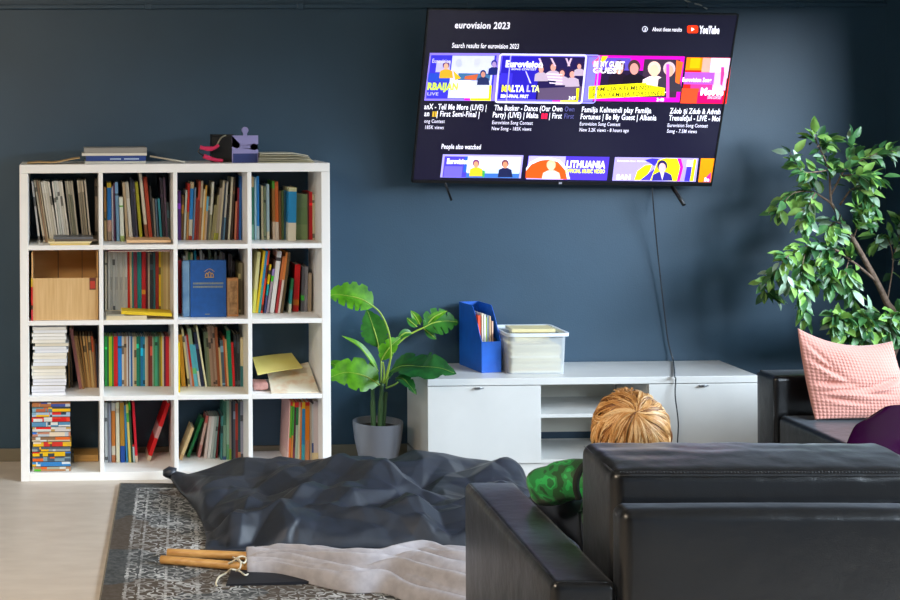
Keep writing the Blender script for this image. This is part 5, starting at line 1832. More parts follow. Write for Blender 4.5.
# ================================================================== LEATHER SEATING
def leather():
    m = noisy('black_leather', '08090c', '0c0d10', 5, rough=.30, spec=.5, coat=.0)
    nt = m.node_tree
    b = nt.nodes['Principled BSDF']
    b.inputs['Sheen Weight'].default_value = .22
    b.inputs['Sheen Roughness'].default_value = .35
    b.inputs['Sheen Tint'].default_value = (.8, .88, 1, 1)
    v = nt.nodes.new('ShaderNodeTexVoronoi')
    v.inputs['Scale'].default_value = 260
    n = nt.nodes.new('ShaderNodeTexNoise')
    n.inputs['Scale'].default_value = 9
    n.inputs['Detail'].default_value = 3
    b1 = nt.nodes.new('ShaderNodeBump'); b1.inputs['Strength'].default_value = .12; b1.inputs['Distance'].default_value = .002
    b2 = nt.nodes.new('ShaderNodeBump'); b2.inputs['Strength'].default_value = .35; b2.inputs['Distance'].default_value = .012
    tc = nt.nodes['Texture Coordinate']
    nt.links.new(tc.outputs['Object'], v.inputs['Vector']); nt.links.new(tc.outputs['Object'], n.inputs['Vector'])
    nt.links.new(v.outputs['Distance'], b1.inputs['Height']); nt.links.new(n.outputs['Fac'], b2.inputs['Height'])
    nt.links.new(b2.outputs['Normal'], b1.inputs['Normal']); nt.links.new(b1.outputs['Normal'], b.inputs['Normal'])
    return m


ML = leather()
MSTITCH = mat('2c2d31', .5)
MFOOT = mat('1a1612', .4)
# ---- armchair seen from behind; local x right, y towards the television
ay = math.radians(-2.9)
A0 = Vector((1.2085, -3.728, RT + .0006))
MA = Matrix.Translation(A0) @ Matrix.Rotation(ay, 4, 'Z')
AW, SW = .166, .815
AT = SW + 2 * AW
ac = thing('armchair', 'wide black leather armchair seen from behind, facing the television', 'armchair', M=MA)
AL = .97
ZA = .592


def stitch(pts, name='seam', r=.0016, par=None):
    bm = new()
    tube(bm, pts, r, 6)
    return obj(name, bm, MSTITCH, par)


for sx in (0, 1):
    x0 = sx * (AT - AW)
    bm = new()
    rbox(bm, (x0 + AW / 2, AL / 2, .05 + (ZA - .05) / 2), (AW / 2, AL / 2, (ZA - .05) / 2), .022, (6, 14, 8), (.004, .004, .004), MA)
    arm = obj('armrest', bm, ML, ac, smooth=True)
    bm = new()
    for xx in (x0 + .012, x0 + AW - .012):
        tube(bm, [MA @ Vector((xx, .012 + (AL - .024) * k / 12, ZA - .0028)) for k in range(13)], .0022, 6)
    for yy in (.011,):
        tube(bm, [MA @ Vector((x0 + .012 + (AW - .024) * k / 6, yy, ZA - .0025)) for k in range(7)], .0022, 6)
        tube(bm, [MA @ Vector((x0 + AW - .0125, yy - .004, ZA - .004 - (ZA - .1) * k / 8)) for k in range(9)], .0022, 6)
    obj('piping', bm, ML, arm, smooth=True)
xi0, xi1 = AW + .002, AW + SW - .002
# outer back panel
PT, PTOP = .095, .780
bm = new()
rbox(bm, ((xi0 + xi1) / 2, PT / 2 - .028, .06 + (PTOP - .06) / 2), ((xi1 - xi0) / 2, PT / 2, (PTOP - .06) / 2), .028, (10, 4, 10), (.0, .006, .004), MA)
bk = obj('back_panel', bm, ML, ac, smooth=True)
bm = new()
tube(bm, [MA @ Vector((xi0 + .02 + (xi1 - xi0 - .04) * k / 20, -.0195, PTOP - .011)) for k in range(21)], .0022, 6)
obj('piping', bm, ML, bk, smooth=True)
# back cushion with the thick soft head roll
HY0, HY1, HZ0, HZ1 = .046, .318, .45, .874


def wrinkle(q):
    k = .003 * noise.noise(Vector((q.x * 9, q.y * 22, q.z * 5))) + .0025 * noise.noise(Vector((q.x * 26 + q.y * 14, q.y * 6, 3)))
    return q + Vector((0, -.2 * k, k - (.012 * max(0, -q.y / .136) if q.z > .1 else 0)))


bm = new()
rbox(bm, ((xi0 + xi1) / 2, (HY0 + HY1) / 2, (HZ0 + HZ1) / 2), ((xi1 - xi0) / 2 - .002, (HY1 - HY0) / 2, (HZ1 - HZ0) / 2), .030, (44, 20, 10), (.006, .008, .006), MA, fn=wrinkle)
bc = obj('back_cushion', bm, ML, ac, smooth=True)
bm = new()
tube(bm, [MA @ Vector((xi0 + .015 + (xi1 - xi0 - .03) * k / 24, HY0 + .002, HZ1 - .025)) for k in range(25)], .0024, 6)
tube(bm, [MA @ Vector((xi0 + .008, HY0 + .008 + (HY1 - HY0 - .02) * k / 10, HZ1 - .020 + .010 * k / 10)) for k in range(11)], .0022, 6)
obj('piping', bm, ML, bc, smooth=True)
bm = new()
x = xi0 + .02
while x < xi1 - .02:
    tube(bm, [MA @ Vector((x, HY0 + .008, HZ1 - .0172)), MA @ Vector((x + .0045, HY0 + .0085, HZ1 - .0168))], .0011, 4)
    x += .0085
obj('stitching', bm, mat('3a3b40', .5), bc)
# seat
bm = new()
rbox(bm, ((xi0 + xi1) / 2, .19 + (AL - .19) / 2, .335), ((xi1 - xi0) / 2 - .003, (AL - .19) / 2 + .005, .083), .035, (14, 12, 4), (0, 0, .004), MA)
obj('seat_cushion', bm, ML, ac, smooth=True)
bm = new(); box(bm, (xi0, .05, .06), (xi1, AL - .03, .252), MA, bev=.006); obj('base', bm, ML, ac)
for x_, y_ in ((.05, .06), (AT - .09, .06), (.05, AL - .1), (AT - .09, AL - .1)):
    bm = new(); box(bm, (x_, y_, 0), (x_ + .045, y_ + .045, .056), MA, bev=.003); obj('leg', bm, MFOOT, ac)

# ---- sofa against the window wall; it faces the room, its far arm beside the cabinet
sf = thing('sofa', 'black leather sofa along the window side with pink cushion on it', 'sofa', (3.16, -1.03, 0))
sx0, sx1 = 3.155, 4.215
sy0, sy1 = -2.95, -0.862
AH = .592
for y0_, y1_ in ((-1.028, sy1), (sy0, sy0 + .166)):
    bm = new()
    rbox(bm, ((sx0 - .012 + sx1) / 2, (y0_ + y1_) / 2, .05 + (AH - .05) / 2), ((sx1 - sx0 + .012) / 2, (y1_ - y0_) / 2, (AH - .05) / 2), .024, (14, 6, 8), (.003, .004, .004))
    ar = obj('armrest', bm, ML, sf, smooth=True)
    bm = new()
    for yy in (y0_ + .011, y1_ - .011):
        tube(bm, [(sx0 - .002, yy, AH - .003), (sx1 - .03, yy, AH - .003)], .0022, 6)
        tube(bm, [(sx0 - .0095, yy, AH - .012), (sx0 - .0095, yy, .07)], .0022, 6)
    obj('piping', bm, ML, ar, smooth=True)
ym = (sy0 + .168 - 1.03) / 2
for y0_, y1_ in ((sy0 + .168, ym - .001), (ym + .001, -1.030)):
    bm = new()
    rbox(bm, ((sx0 + 3.95) / 2, (y0_ + y1_) / 2, .33), ((3.95 - sx0) / 2, (y1_ - y0_) / 2, .09), .028, (14, 14, 4), (0, 0, .006))
    obj('seat_cushion', bm, ML, sf, smooth=True)
    bm = new()
    rbox(bm, (4.05, (y0_ + y1_) / 2, .55), (.105, (y1_ - y0_) / 2, .125), .04, (6, 12, 8), (.012, 0, .01))
    obj('back_cushion', bm, ML, sf, smooth=True)
bm = new(); box(bm, (sx0 + .012, sy0 + .168, .055), (sx1, -1.03, .239), bev=.006); obj('base', bm, ML, sf)
bm = new(); rbox(bm, (4.19, (sy0 + sy1 - .166 + .166) / 2, .36), (.024, (sy1 - sy0) / 2 - .17, .28), .02, (4, 10, 6)); obj('back_panel', bm, ML, sf, smooth=True)
for x_ in (sx0 + .03, sx1 - .08):
    for y_ in (sy0 + .05, sy1 - .1):
        bm = new(); box(bm, (x_, y_, 0), (x_ + .05, y_ + .05, .056), bev=.003); obj('leg', bm, MFOOT, sf)

# ---- pink cushion leaning on the arm
def pink_material():
    m = bpy.data.materials.new('pink_waffle')
    m.use_nodes = True
    nt = m.node_tree
    b = nt.nodes['Principled BSDF']
    b.inputs['Base Color'].default_value = lin('cc8e81')
    b.inputs['Roughness'].default_value = .85
    b.inputs['Sheen Weight'].default_value = .3
    return m


def cushion_thing():
    PW, PH = .56, .47
    A = atZ(812, 423, .425)
    A = Vector((atY(815, 423, -1.165).x, -1.165, .427))
    tl = atY(797.5, 328, -1.05)
    Bx = atY(919, 421, -1.16)
    tr_ = atY(890, 341, -1.05)
    br_ = Vector((Bx.x, -1.175, .427))
    t = thing('cushion', 'salmon pink waffle-textured cushion leaning against the sofa arm', 'cushion', (A.x + .25, -1.12, .43))
    tr2 = Vector((tr_.x + .01, -1.05, tr_.z))
    N, K = 180, 150
    bm = new()
    sides = []
    for sg in (1, -1):
        g = []
        for i in range(N + 1):
            row = []
            for j in range(K + 1):
                u, v = i / N, j / K
                # edges pull in between the corners
                eu = u + .0
                p = (A * (1 - u) + br_ * u) * (1 - v) + (tl * (1 - u) + tr2 * u) * v
                pu = 4 * u * (1 - u)
                pv = 4 * v * (1 - v)
                p = p + Vector((-.008 * pv * (1 - u) ** 6 - .02 * pv * u ** 6, 0, -.045 * pu * v ** 5 + .004 * pu * (1 - v) ** 6))
                th = .105 * (min(1, pu) ** .55) * (min(1, pv) ** .55)
                w = 0
                # wrinkles that start at the lower and left edges
                for (cu, cv, du, dv, wd, am) in ((.18, .42, 1, .05, .035, .018), (.30, .36, 1, .16, .03, .014), (.55, .33, 1, -.02, .03, .008), (.14, .62, .8, -.55, .035, .012), (.62, .42, 1, .35, .03, .012), (.25, .24, 1, -.15, .03, .008), (.8, .5, 1, .3, .03, .010), (.12, .78, .6, -.8, .03, .007)):
                    l = math.hypot(du, dv)
                    dd = ((u - cu) * dv - (v - cv) * du) / l
                    al = ((u - cu) * du + (v - cv) * dv) / l
                    w -= am * math.exp(-(dd / wd) ** 2) * math.exp(-(al / .2) ** 2)
                    w += am * .6 * math.exp(-((dd - wd * 1.5) / wd) ** 2) * math.exp(-(al / .22) ** 2)
                w *= min(1, 6 * min(u, 1 - u)) * min(1, 6 * min(v, 1 - v))
                waf = .0045 * (abs(math.sin(PI * u * 30)) * abs(math.sin(PI * v * 25))) ** .6 * (.75 + .5 * noise.noise(Vector((u * 4, v * 4, 3)))) if sg > 0 else 0
                y = -(th * .62 + w * 1.2 + waf) if sg > 0 else th * .30
                q = p + Vector((0, y, 0))
                row.append(bm.verts.new(q))
            g.append(row)
        sides.append(g)
    for g, fl in ((sides[0], 0), (sides[1], 1)):
        for i in range(N):
            for j in range(K):
                q = [g[i][j], g[i + 1][j], g[i + 1][j + 1], g[i][j + 1]]
                f = bm.faces.new(q[::-1] if fl else q)
                f.smooth = True
    bmesh.ops.remove_doubles(bm, verts=bm.verts[:], dist=1e-5)
    obj('cover', bm, pink_material(), t, smooth=True)


cushion_thing()

# ---- purple plastic chair between armchair and sofa
pcx = thing('plastic_chair', 'shiny purple plastic shell chair between the two black leather seats', 'chair', (3.0, -2.43, 0))
MPUR = mat('300130', .25, spec=.25)
yb_ = -2.46
xl, xr = atY(851, 440, yb_).x, atY(851, 440, yb_).x + .44
ztop = atY(880, 402, yb_).z
bm = new()
N, K = 26, 18


def shell(u, v):
    """u across -1..1, v from seat front (0) to back top (1)"""
    w = .215 * (1 - .06 * abs(v - .5)) 
    if v < .5:
        s = v / .5
        y, z = .40 - .40 * s + 0, .445 - .02 * math.sin(PI * s)
        w = .20 + .015 * s
        z += .035 * abs(u) ** 3
        yy = y + .02
    else:
        s = (v - .5) / .5
        a = min(1, s * 2.2)
        yy = .02 - .075 * s - .02 * math.sin(PI * min(1, s * 1.6)) * (1 - abs(u) ** 2 * .3) + .07 * abs(u) ** 2.5 * (1 - s * .4)
        z = .445 + (ztop - .445) * s ** 1.0
        w = .215 - .045 * max(0, s - .55) / .45
        r_ = max(0, (s - .75) / .25)
        w *= 1 - .16 * r_ ** 3
        z -= .050 * abs(u) ** 7 * r_
    return Vector(((xl + xr) / 2 + u * w, yb_ + yy, z))


for th in (0, .008):
    g = []
    for i in range(N + 1):
        g.append([])
        for j in range(K * 2 + 1):
            p = shell(-1 + 2 * i / N, j / (K * 2))
            g[-1].append(bm.verts.new(p + Vector((0, th * (1 if j > K else .2), th * (-.2 if j > K else 1)))))
    for i in range(N):
        for j in range(K * 2):
            f = bm.faces.new((g[i][j], g[i + 1][j], g[i + 1][j + 1], g[i][j + 1]))
            f.smooth = True
bmesh.ops.recalc_face_normals(bm, faces=bm.faces[:])
obj('shell', bm, MPUR, pcx, smooth=True)
CHR = mat('b9bcc0', .25, metal=1.0)
for sx in (-1, 1):
    for sy in (0, 1):
        bm = new()
        q = Vector(((xl + xr) / 2 + sx * .15, yb_ + (.08 if sy == 0 else .34), .43))
        tube(bm, [q, q + Vector((sx * .05, (-.08 if sy == 0 else .06), -.4295))], .011, 10)
        obj('leg', bm, CHR, pcx)
bm = new()
box(bm, ((xl + xr) / 2 - .16, yb_ + .08, .412), ((xl + xr) / 2 + .16, yb_ + .35, .424)); obj('seat_support', bm, CHR, pcx)

# ================================================================== CHILD
def skin_mesh(verts, edges, radii, root, sub=2):
    me = bpy.data.meshes.new('tmp')
    me.from_pydata([Vector(v) for v in verts], edges, [])
    o = bpy.data.objects.new('tmp', me)
    COL.objects.link(o)
    md = o.modifiers.new('s', 'SKIN')
    sv = me.skin_vertices[0].data
    for i, r_ in enumerate(radii):
        sv[i].radius = (r_, r_) if not isinstance(r_, tuple) else r_
    sv[root].use_root = True
    md.branch_smoothing = .6
    if sub:
        s = o.modifiers.new('u', 'SUBSURF')
        s.levels = s.render_levels = sub
    dg = bpy.context.evaluated_depsgraph_get()
    m2 = o.evaluated_get(dg).to_mesh()
    b = bmesh.new()
    b.from_mesh(m2)
    o.evaluated_get(dg).to_mesh_clear()
    bpy.data.objects.remove(o)
    bpy.data.meshes.remove(me)
    return b


hc = atY(630.5, 434, -3.225)          # centre of the head
hx, hy, hz = hc.x, -3.225, hc.z
hr = .100
ch = thing('person', 'child with short blond hair in a green camouflage top sitting in the black armchair', 'person', (hx, -3.22, .44))
SKIN = mat('d9a184', .5, subsurf=.15)
sh = atY(577, 484, -3.2)
el = atY(533, 492, -3.02)
shL = Vector((hx - .105, -3.19, hz - .128))
shR = Vector((hx + .105, -3.19, hz - .150))
elL = atY(537, 496, -3.04)
elL.z = max(elL.z, .655)
haL = Vector((hx - .02, -2.90, .63))
elR = Vector((hx + .18, -3.06, .62))
haR = Vector((hx + .06, -2.89, .63))
hip = Vector((hx, -3.15, .555))
hpL, hpR = hip + Vector((-.06, .03, -.01)), hip + Vector((.06, .03, -.01))
knL, knR = Vector((hx - .07, -2.70, .535)), Vector((hx + .10, -2.70, .535))
ftL, ftR = Vector((hx - .07, -2.645, .29)), Vector((hx + .11, -2.635, .29))
fzL, fzR = ftL + Vector((0, .09, -.035)), ftR + Vector((0, .09, -.035))
chest = Vector((hx, -3.205, hz - .20))
neck = Vector((hx, -3.215, hz - .115))
elB = elL + Vector((.10, .03, -.012))
V = [hip, Vector((hx, -3.18, .62)), chest, neck, Vector((hx, -3.22, hz - .05)), Vector((hx, hy, hz + .02)),
     shL, elB, haL, shR, elR, haR, hpL, knL, ftL, fzL, hpR, knR, ftR, fzR]
Ed = [(0, 1), (1, 2), (2, 3), (3, 4), (4, 5), (2, 6), (6, 7), (7, 8), (2, 9), (9, 10), (10, 11), (0, 12), (12, 13), (13, 14), (14, 15), (0, 16), (16, 17), (17, 18), (18, 19)]
Rr = [.080, .082, .082, .042, .06, .075, .036, .022, .020, .036, .022, .020, .062, .048, .032, .028, .062, .048, .032, .028]
bm = skin_mesh(V, Ed, Rr, 0, 2)
# head: skull, jaw, nose and ears, all in the body mesh
hb = bmesh.new()
bmesh.ops.create_uvsphere(hb, u_segments=40, v_segments=28, radius=1)
for v in hb.verts:
    x, y, z = v.co
    f = Vector((x * .082, y * .096, z * .108))
    if z < 0:
        f.x *= 1 - .22 * (-z) ** 1.5
        f.y = f.y * (1 - .18 * (-z)) + .012 * (-z)
    if y > .75 and abs(x) < .3 and -.45 < z < .05:      # nose
        f.y += .018 * (1 - abs(x) / .3) * (1 - abs(z + .28) / .33 if abs(z + .28) < .33 else 0)
    if y > .6 and abs(abs(x) - .42) < .2 and abs(z - .02) < .16:   # eye sockets
        f.y -= .006
    v.co = f + Vector((hx, hy, hz))
merge(bm, hb)
for sx in (-1, 1):
    eb = bmesh.new()
    bmesh.ops.create_uvsphere(eb, u_segments=14, v_segments=10, radius=1)
    for v in eb.verts:
        v.co = Vector((v.co.x * .009 + sx * .083, v.co.y * .017 - .005, v.co.z * .026 - .015)) + Vector((hx, hy, hz))
    merge(bm, eb)
# hands: palm with four fingers and a thumb
for hd, sx in ((haL, 1), (haR, -1)):
    pv = [hd, hd + Vector((0, .03, -.004)), hd + Vector((0, .05, -.006))]
    pe = [(0, 1), (1, 2)]
    pr2 = [.019, (.022, .012), (.022, .011)]
    hm = skin_mesh(pv, pe, pr2, 0, 1)
    merge(bm, hm)
    for k, (dx, ln) in enumerate(((-.018, .030), (-.006, .036), (.006, .034), (.018, .026))):
        a_ = hd + Vector((dx, .046, -.006))
        fm = skin_mesh([a_, a_ + Vector((dx * .1, ln * .5, -.003)), a_ + Vector((dx * .1, ln * .85, -.012)), a_ + Vector((dx * .1, ln, -.022))], [(0, 1), (1, 2), (2, 3)], [.0062, .0058, .0052, .0044], 0, 1)
        merge(bm, fm)
    a_ = hd + Vector((sx * .016, .014, -.002))
    fm = skin_mesh([a_, a_ + Vector((sx * .016, .014, -.002)), a_ + Vector((sx * .020, .032, -.008))], [(0, 1), (1, 2)], [.0075, .0066, .005], 0, 1)
    merge(bm, fm)
obj('body', bm, SKIN, ch, smooth=True)
for sx in (-1, 1):
    bm = new()
    bmesh.ops.create_uvsphere(bm, u_segments=14, v_segments=10, radius=.011)
    for v in bm.verts:
        v.co += Vector((hx + sx * .034, hy + .083, hz + .004))
    obj('eye', bm, mat('e9e6e2', .2), ch, smooth=True)
bm = new()
tube(bm, [Vector((hx - .02 + .04 * k / 6, hy + .092 - .003 * abs(k - 3), hz - .058 - .002 * math.cos((k - 3) * .6))) for k in range(7)], .004, 6)
obj('mouth', bm, mat('b5655a', .5), ch, smooth=True)


def camo():
    m = bpy.data.materials.new('green_camouflage')
    m.use_nodes = True
    nt = m.node_tree
    b = nt.nodes['Principled BSDF']
    b.inputs['Roughness'].default_value = .65
    b.inputs['Sheen Weight'].default_value = .2
    tc = nt.nodes.new('ShaderNodeTexCoord')
    n1 = nt.nodes.new('ShaderNodeTexNoise'); n1.inputs['Scale'].default_value = 26; n1.inputs['Detail'].default_value = 1.5
    cr = nt.nodes.new('ShaderNodeValToRGB')
    cr.color_ramp.interpolation = 'CONSTANT'
    e = cr.color_ramp.elements
    e[0].position, e[0].color = 0, lin('0a4a1c')
    e[1].position, e[1].color = .44, lin('12813a')
    q = e.new(.56); q.color = lin('1fae52')
    q = e.new(.64); q.color = lin('0c6a30')
    nt.links.new(tc.outputs['Object'], n1.inputs['Vector']); nt.links.new(n1.outputs['Fac'], cr.inputs['Fac']); nt.links.new(cr.outputs['Color'], b.inputs['Base Color'])
    return m


side = atY(571, 511, -3.15)
V2 = [hip + Vector((0, 0, .01)), V[1], chest, neck + Vector((0, 0, -.028)), shL, (shL + elL) / 2, elL, haL + Vector((-.005, -.02, .0)), shR, (shR + elR) / 2, elR, haR + Vector((0, -.02, 0)), side]
bm = skin_mesh(V2, [(0, 1), (1, 2), (2, 3), (2, 4), (4, 5), (5, 6), (6, 7), (2, 8), (8, 9), (9, 10), (10, 11), (1, 12)], [.085, .092, .098, .056, .074, .070, .060, .040, .070, .066, .056, .040, .074], 1, 3)
for v in bm.verts:
    p = v.co
    v.co = p + Vector((1, 1, 1)).normalized() * 0 + Vector((noise.noise(p * 24), noise.noise(p * 24 + Vector((7, 0, 0))), noise.noise(p * 24 + Vector((0, 9, 0))))) * .007
shirt = obj('hooded_top', bm, camo(), ch, smooth=True)
bm = new()
# dark band of the hood round the neck and shoulder
pts = []
for k in range(25):
    a_ = 2 * PI * k / 24
    pts.append(Vector((hx + .093 * math.cos(a_), -3.225 + .075 * math.sin(a_), hz - .118 - .035 * abs(math.cos(a_)) ** 1.5)))
tube(bm, pts, .024, 12, cap=False)
obj('hood', bm, mat('16241c', .75), shirt, smooth=True)
bm = new()
tube(bm, smoothpath([atY(591, 461, -3.255), atY(582, 467, -3.262), atY(577, 477, -3.268), atY(576, 488, -3.27), atY(579, 499, -3.268)]), .0095, 8)
obj('shoulder_seam', bm, mat('101a14', .8), shirt, smooth=True)
bm = skin_mesh([hip, hpL, knL, ftL, hpR, knR, ftR], [(0, 1), (1, 2), (2, 3), (0, 4), (4, 5), (5, 6)], [.088, .072, .062, .046, .072, .062, .046], 0, 2)
obj('trousers', bm, mat('2c3442', .8), ch, smooth=True)
# hair: cap plus locks that leave the whorl at the back of the crown
HM = [noisy('hair_%d' % i, a_, c_, 60, rough=.42, spec=.4, stretch=(1, 1, 1)) for i, (a_, c_) in enumerate((('c0884c', 'd6a466'), ('a56f3a', 'bb8446'), ('dcae76', 'eecb98'), ('6a3d16', '855426')))]
HC = Vector((hx, hy, hz + .008))
RX, RY, RZ = .105, .108, .113


def hs(d, k=1.0):
    """point on the hair surface in direction d"""
    return HC + Vector((d.x * RX, d.y * RY, d.z * RZ)) * k


bm = new()
cb_ = bmesh.new()
bmesh.ops.create_uvsphere(cb_, u_segments=48, v_segments=32, radius=1)
kill = []
for v in cb_.verts:
    d = v.co.copy()
    n_ = 1 + .02 * noise.noise(d * 5)
    if (d.z < -.62 and d.y < .3) or (d.z < .25 and d.y > .45) or (d.z < -.35 and abs(d.x) > .55 and d.y > -.1):
        kill.append(v)
    v.co = hs(d, .955 * n_)
bmesh.ops.delete(cb_, geom=kill, context='VERTS')
merge(bm, cb_, mi=3)  # dark tone of the cap stands in for shade between the locks
whorl = (atY(636, 413, hy - .085) - HC)
whorl = Vector((whorl.x / RX, whorl.y / RY, whorl.z / RZ)).normalized()
ax1 = whorl.cross(Vector((1, 0, 0))).normalized()
ax2 = whorl.cross(ax1).normalized()
def strand(pts, wd, mi_):
    k = len(pts)
    prev = None
    for j, p in enumerate(pts):
        tg = (pts[min(k - 1, j + 1)] - pts[max(0, j - 1)]).normalized()
        nn = (p - HC).normalized()
        s_ = tg.cross(nn).normalized()
        w = wd * (1 - (j / (k - 1)) ** 2.2) * (.5 + .5 * min(1, j / 2))
        l = bm.verts.new(p - s_ * w - nn * w * .5)
        c_ = bm.verts.new(p + nn * w * .5)
        r_ = bm.verts.new(p + s_ * w - nn * w * .5)
        if prev:
            for q in ((prev[0], l, c_, prev[1]), (prev[1], c_, r_, prev[2])):
                f = bm.faces.new(q); f.material_index = mi_; f.smooth = True
        prev = (l, c_, r_)


# locks: bundles of strands that start together and taper to one tip
for i in range(210):
    a0 = R.uniform(0, 2 * PI)
    ring = i % 3
    st = (R.uniform(-.25, .2), R.uniform(.15, .7), R.uniform(.6, 1.3))[ring]
    ln = R.uniform(.65, 1.1)
    lift0 = (1.0, .985, .97)[ring] + R.uniform(-.01, .06)
    sw = R.uniform(.2, 1.1)
    curve = R.gauss(0, .28)
    fat = R.uniform(.05, .13)
    tone = R.choices([0, 1, 2, 3], [5, 3, 4, 1.6])[0]
    for q_ in range(15):
        off = R.gauss(0, .5)
        s_in = st + R.uniform(-.05, .08)
        l_in = ln * R.uniform(.82, 1.04)
        up = R.uniform(-.012, .014)
        pts = []
        K = 10
        for k in range(K):
            t = k / (K - 1)
            th = s_in + l_in * t
            width = fat * (1 - t ** 1.6) * (.35 + min(1, t * 4) * .65) / max(.25, math.sin(min(PI / 2, abs(th) + .15)))
            aa = a0 + off * width + sw * (1 - math.exp(-abs(th) * 1.3)) + curve * t * t
            d = whorl * math.cos(th) + (ax1 * math.cos(aa) + ax2 * math.sin(aa)) * math.sin(th)
            d.z -= .34 * t * t * (1 - abs(d.z))
            d.x += .05 * noise.noise(Vector((i * .7, t * 3, 2))) * t
            d.normalize()
            if (d.z < -.86 and d.y < .3) or (d.z < .05 and d.y > .62):
                break
            pts.append(hs(d, lift0 + up + .030 * math.sin(PI * min(1, t * 1.1)) + .02 * t * t * R.random()))
        if len(pts) >= 4:
            strand(pts, R.uniform(.0012, .0027), tone if R.random() < .7 else R.choice((0, 1, 2)))
# the tuft that stands up on the crown
for i in range(46):
    b0 = Vector((-.10 + R.gauss(0, .12), R.gauss(.15, .12), 1)).normalized()
    dirx = Vector((-.3 + R.gauss(0, .35), R.gauss(.2, .3), .55)).normalized()
    pts = [hs(b0, 1.0) + dirx * (.026 * k / 5) + Vector((0, 0, -.010 * (k / 5) ** 2)) for k in range(6)]
    strand(pts, R.uniform(.0012, .0024), R.choices([0, 1, 2], [4, 2, 3])[0])
obj('hair', bm, HM, ch)

# ================================================================== FLOOR CUSHION
def crumple_mat(name, c1, c2, rough, spec, sheen=0):
    return noisy(name, c1, c2, 14, rough=rough, spec=spec, bump=.08, sheen=sheen)


MBAG = crumple_mat('black_nylon', '20252e', '282e39', .45, .55)
g0 = RT + .001
BL, FL, FR_, BR_ = Vector((.462, -.50, 0)), Vector((.54, -1.56, 0)), Vector((2.12, -1.64, 0)), Vector((2.16, -.56, 0))
rb = random.Random(31)
CRE = []
for k in range(46):
    a_ = rb.gauss(.45, .8)
    CRE.append((rb.uniform(0, 1), rb.uniform(0, .9), a_, rb.uniform(.10, .28), rb.uniform(.03, .07), rb.uniform(.008, .026) * rb.choice((1, 1, -1))))
# the long ridges seen in the photograph
CRE += [(.22, .60, .32, .32, .10, .036), (.42, .62, .62, .26, .08, .042), (.28, .34, .8, .22, .07, .040), (.55, .50, -.55, .24, .08, .040), (.72, .32, .35, .26, .07, .036), (.88, .72, .1, .3, .11, .03), (.12, .30, 1.1, .2, .06, .032), (.60, .18, .12, .3, .06, .034), (.42, .16, -.35, .24, .055, .034), (.35, .48, -.2, .25, .06, -.03), (.66, .62, .9, .2, .06, -.03), (.5, .3, .5, .2, .05, -.03)]


from mathutils.geometry import delaunay_2d_cdt
from mathutils.bvhtree import BVHTree


def facets(step, amp, rot, stretch, seed):
    """creased cloth: a random height on scattered points, flat between them"""
    rr = random.Random(seed)
    pts = []
    c_, s_ = math.cos(rot), math.sin(rot)
    n = int(2.2 / step)
    for i in range(-n, n):
        for j in range(-n, n):
            a_, b_ = (i + rr.uniform(-.42, .42)) * step * stretch, (j + rr.uniform(-.42, .42)) * step
            x, y = .81 + a_ * c_ - b_ * s_, .5 + a_ * s_ + b_ * c_
            if -.4 < x < 2.0 and -.4 < y < 1.4:
                pts.append(Vector((x, y)))
    vs, es, fs = delaunay_2d_cdt(pts, [], [], 0, 1e-6)[:3]
    v3 = [Vector((p.x, p.y, rr.uniform(-amp, amp))) for p in vs]
    return BVHTree.FromPolygons(v3, [tuple(f) for f in fs])


F1 = facets(.14, .064, .5, 1.6, 21)
F2 = facets(.07, .018, -.35, 1.5, 12)


def tri(F_, x, y):
    h = F_.ray_cast(Vector((x, y, 1)), Vector((0, 0, -1)))
    return h[0].z if h[0] else 0


def bag_h(u, v):
    x, y = u * 1.62, v * 1.0
    e = min(1, min(u, 1 - u) / .09)
    f = min(1, min(v / .24, (1 - v) / .16)) if 0 < v < 1 else 0
    prof_ = max(0, 1 - (1 - e) ** 2.0) ** .7 * max(0, 1 - (1 - f) ** 2.0) ** .6
    hgt = .082 + .068 * v + .025 * max(0, math.sin(PI * (u - .05))) - .03 * max(0, u - .6)
    hgt *= 1 - .28 * math.exp(-((u - .02) / .16) ** 2)
    n = 0
    for cu, cv, a_, ln, wd, am in CRE[46:]:
        dx, dy = x - cu * 1.62, y - cv
        c_, s_ = math.cos(a_), math.sin(a_)
        al, ac_ = dx * c_ + dy * s_, -dx * s_ + dy * c_
        if abs(al) < ln * 1.3:
            t = max(0, 1 - abs(ac_) / wd)
            if t > 0:
                n += am * t * (1 - (al / (ln * 1.3)) ** 2)
    n += tri(F1, x, y) + tri(F2, x, y)
    damp = .42 + .58 * min(1, (1 - v) / .4)
    return max(.004, prof_ * hgt + n * min(1, prof_ * 2.0) * damp)


N, K = 230, 150
bm = new()
top, bot = [], []
for i in range(N + 1):
    rt, rb_ = [], []
    for j in range(K + 1):
        u, v = i / N, j / K
        p = (FL * (1 - u) + FR_ * u) * (1 - v) + (BL * (1 - u) + BR_ * u) * v
        pu, pv = 4 * u * (1 - u), 4 * v * (1 - v)
        p = p + Vector((.055 * pv * ((1 - u) ** 5 - u ** 5), .05 * pu * (1 - v) ** 5 - .03 * pu * v ** 5, 0))
        p = p + Vector((.006 * noise.noise(Vector((u * 9, v * 9, 2))), .006 * noise.noise(Vector((u * 9, v * 9, 7))), 0))
        h = bag_h(u, v)
        edge = .05 * math.exp(-((u / .05) ** 2)) * math.exp(-(((1 - v) / .10) ** 2))       # the pinched raised corner
        rt.append(bm.verts.new(Vector((p.x, p.y, g0 + h + edge + .004))))
        rb_.append(bm.verts.new(Vector((p.x, p.y, g0 + edge * .7 + .0))))
    top.append(rt); bot.append(rb_)
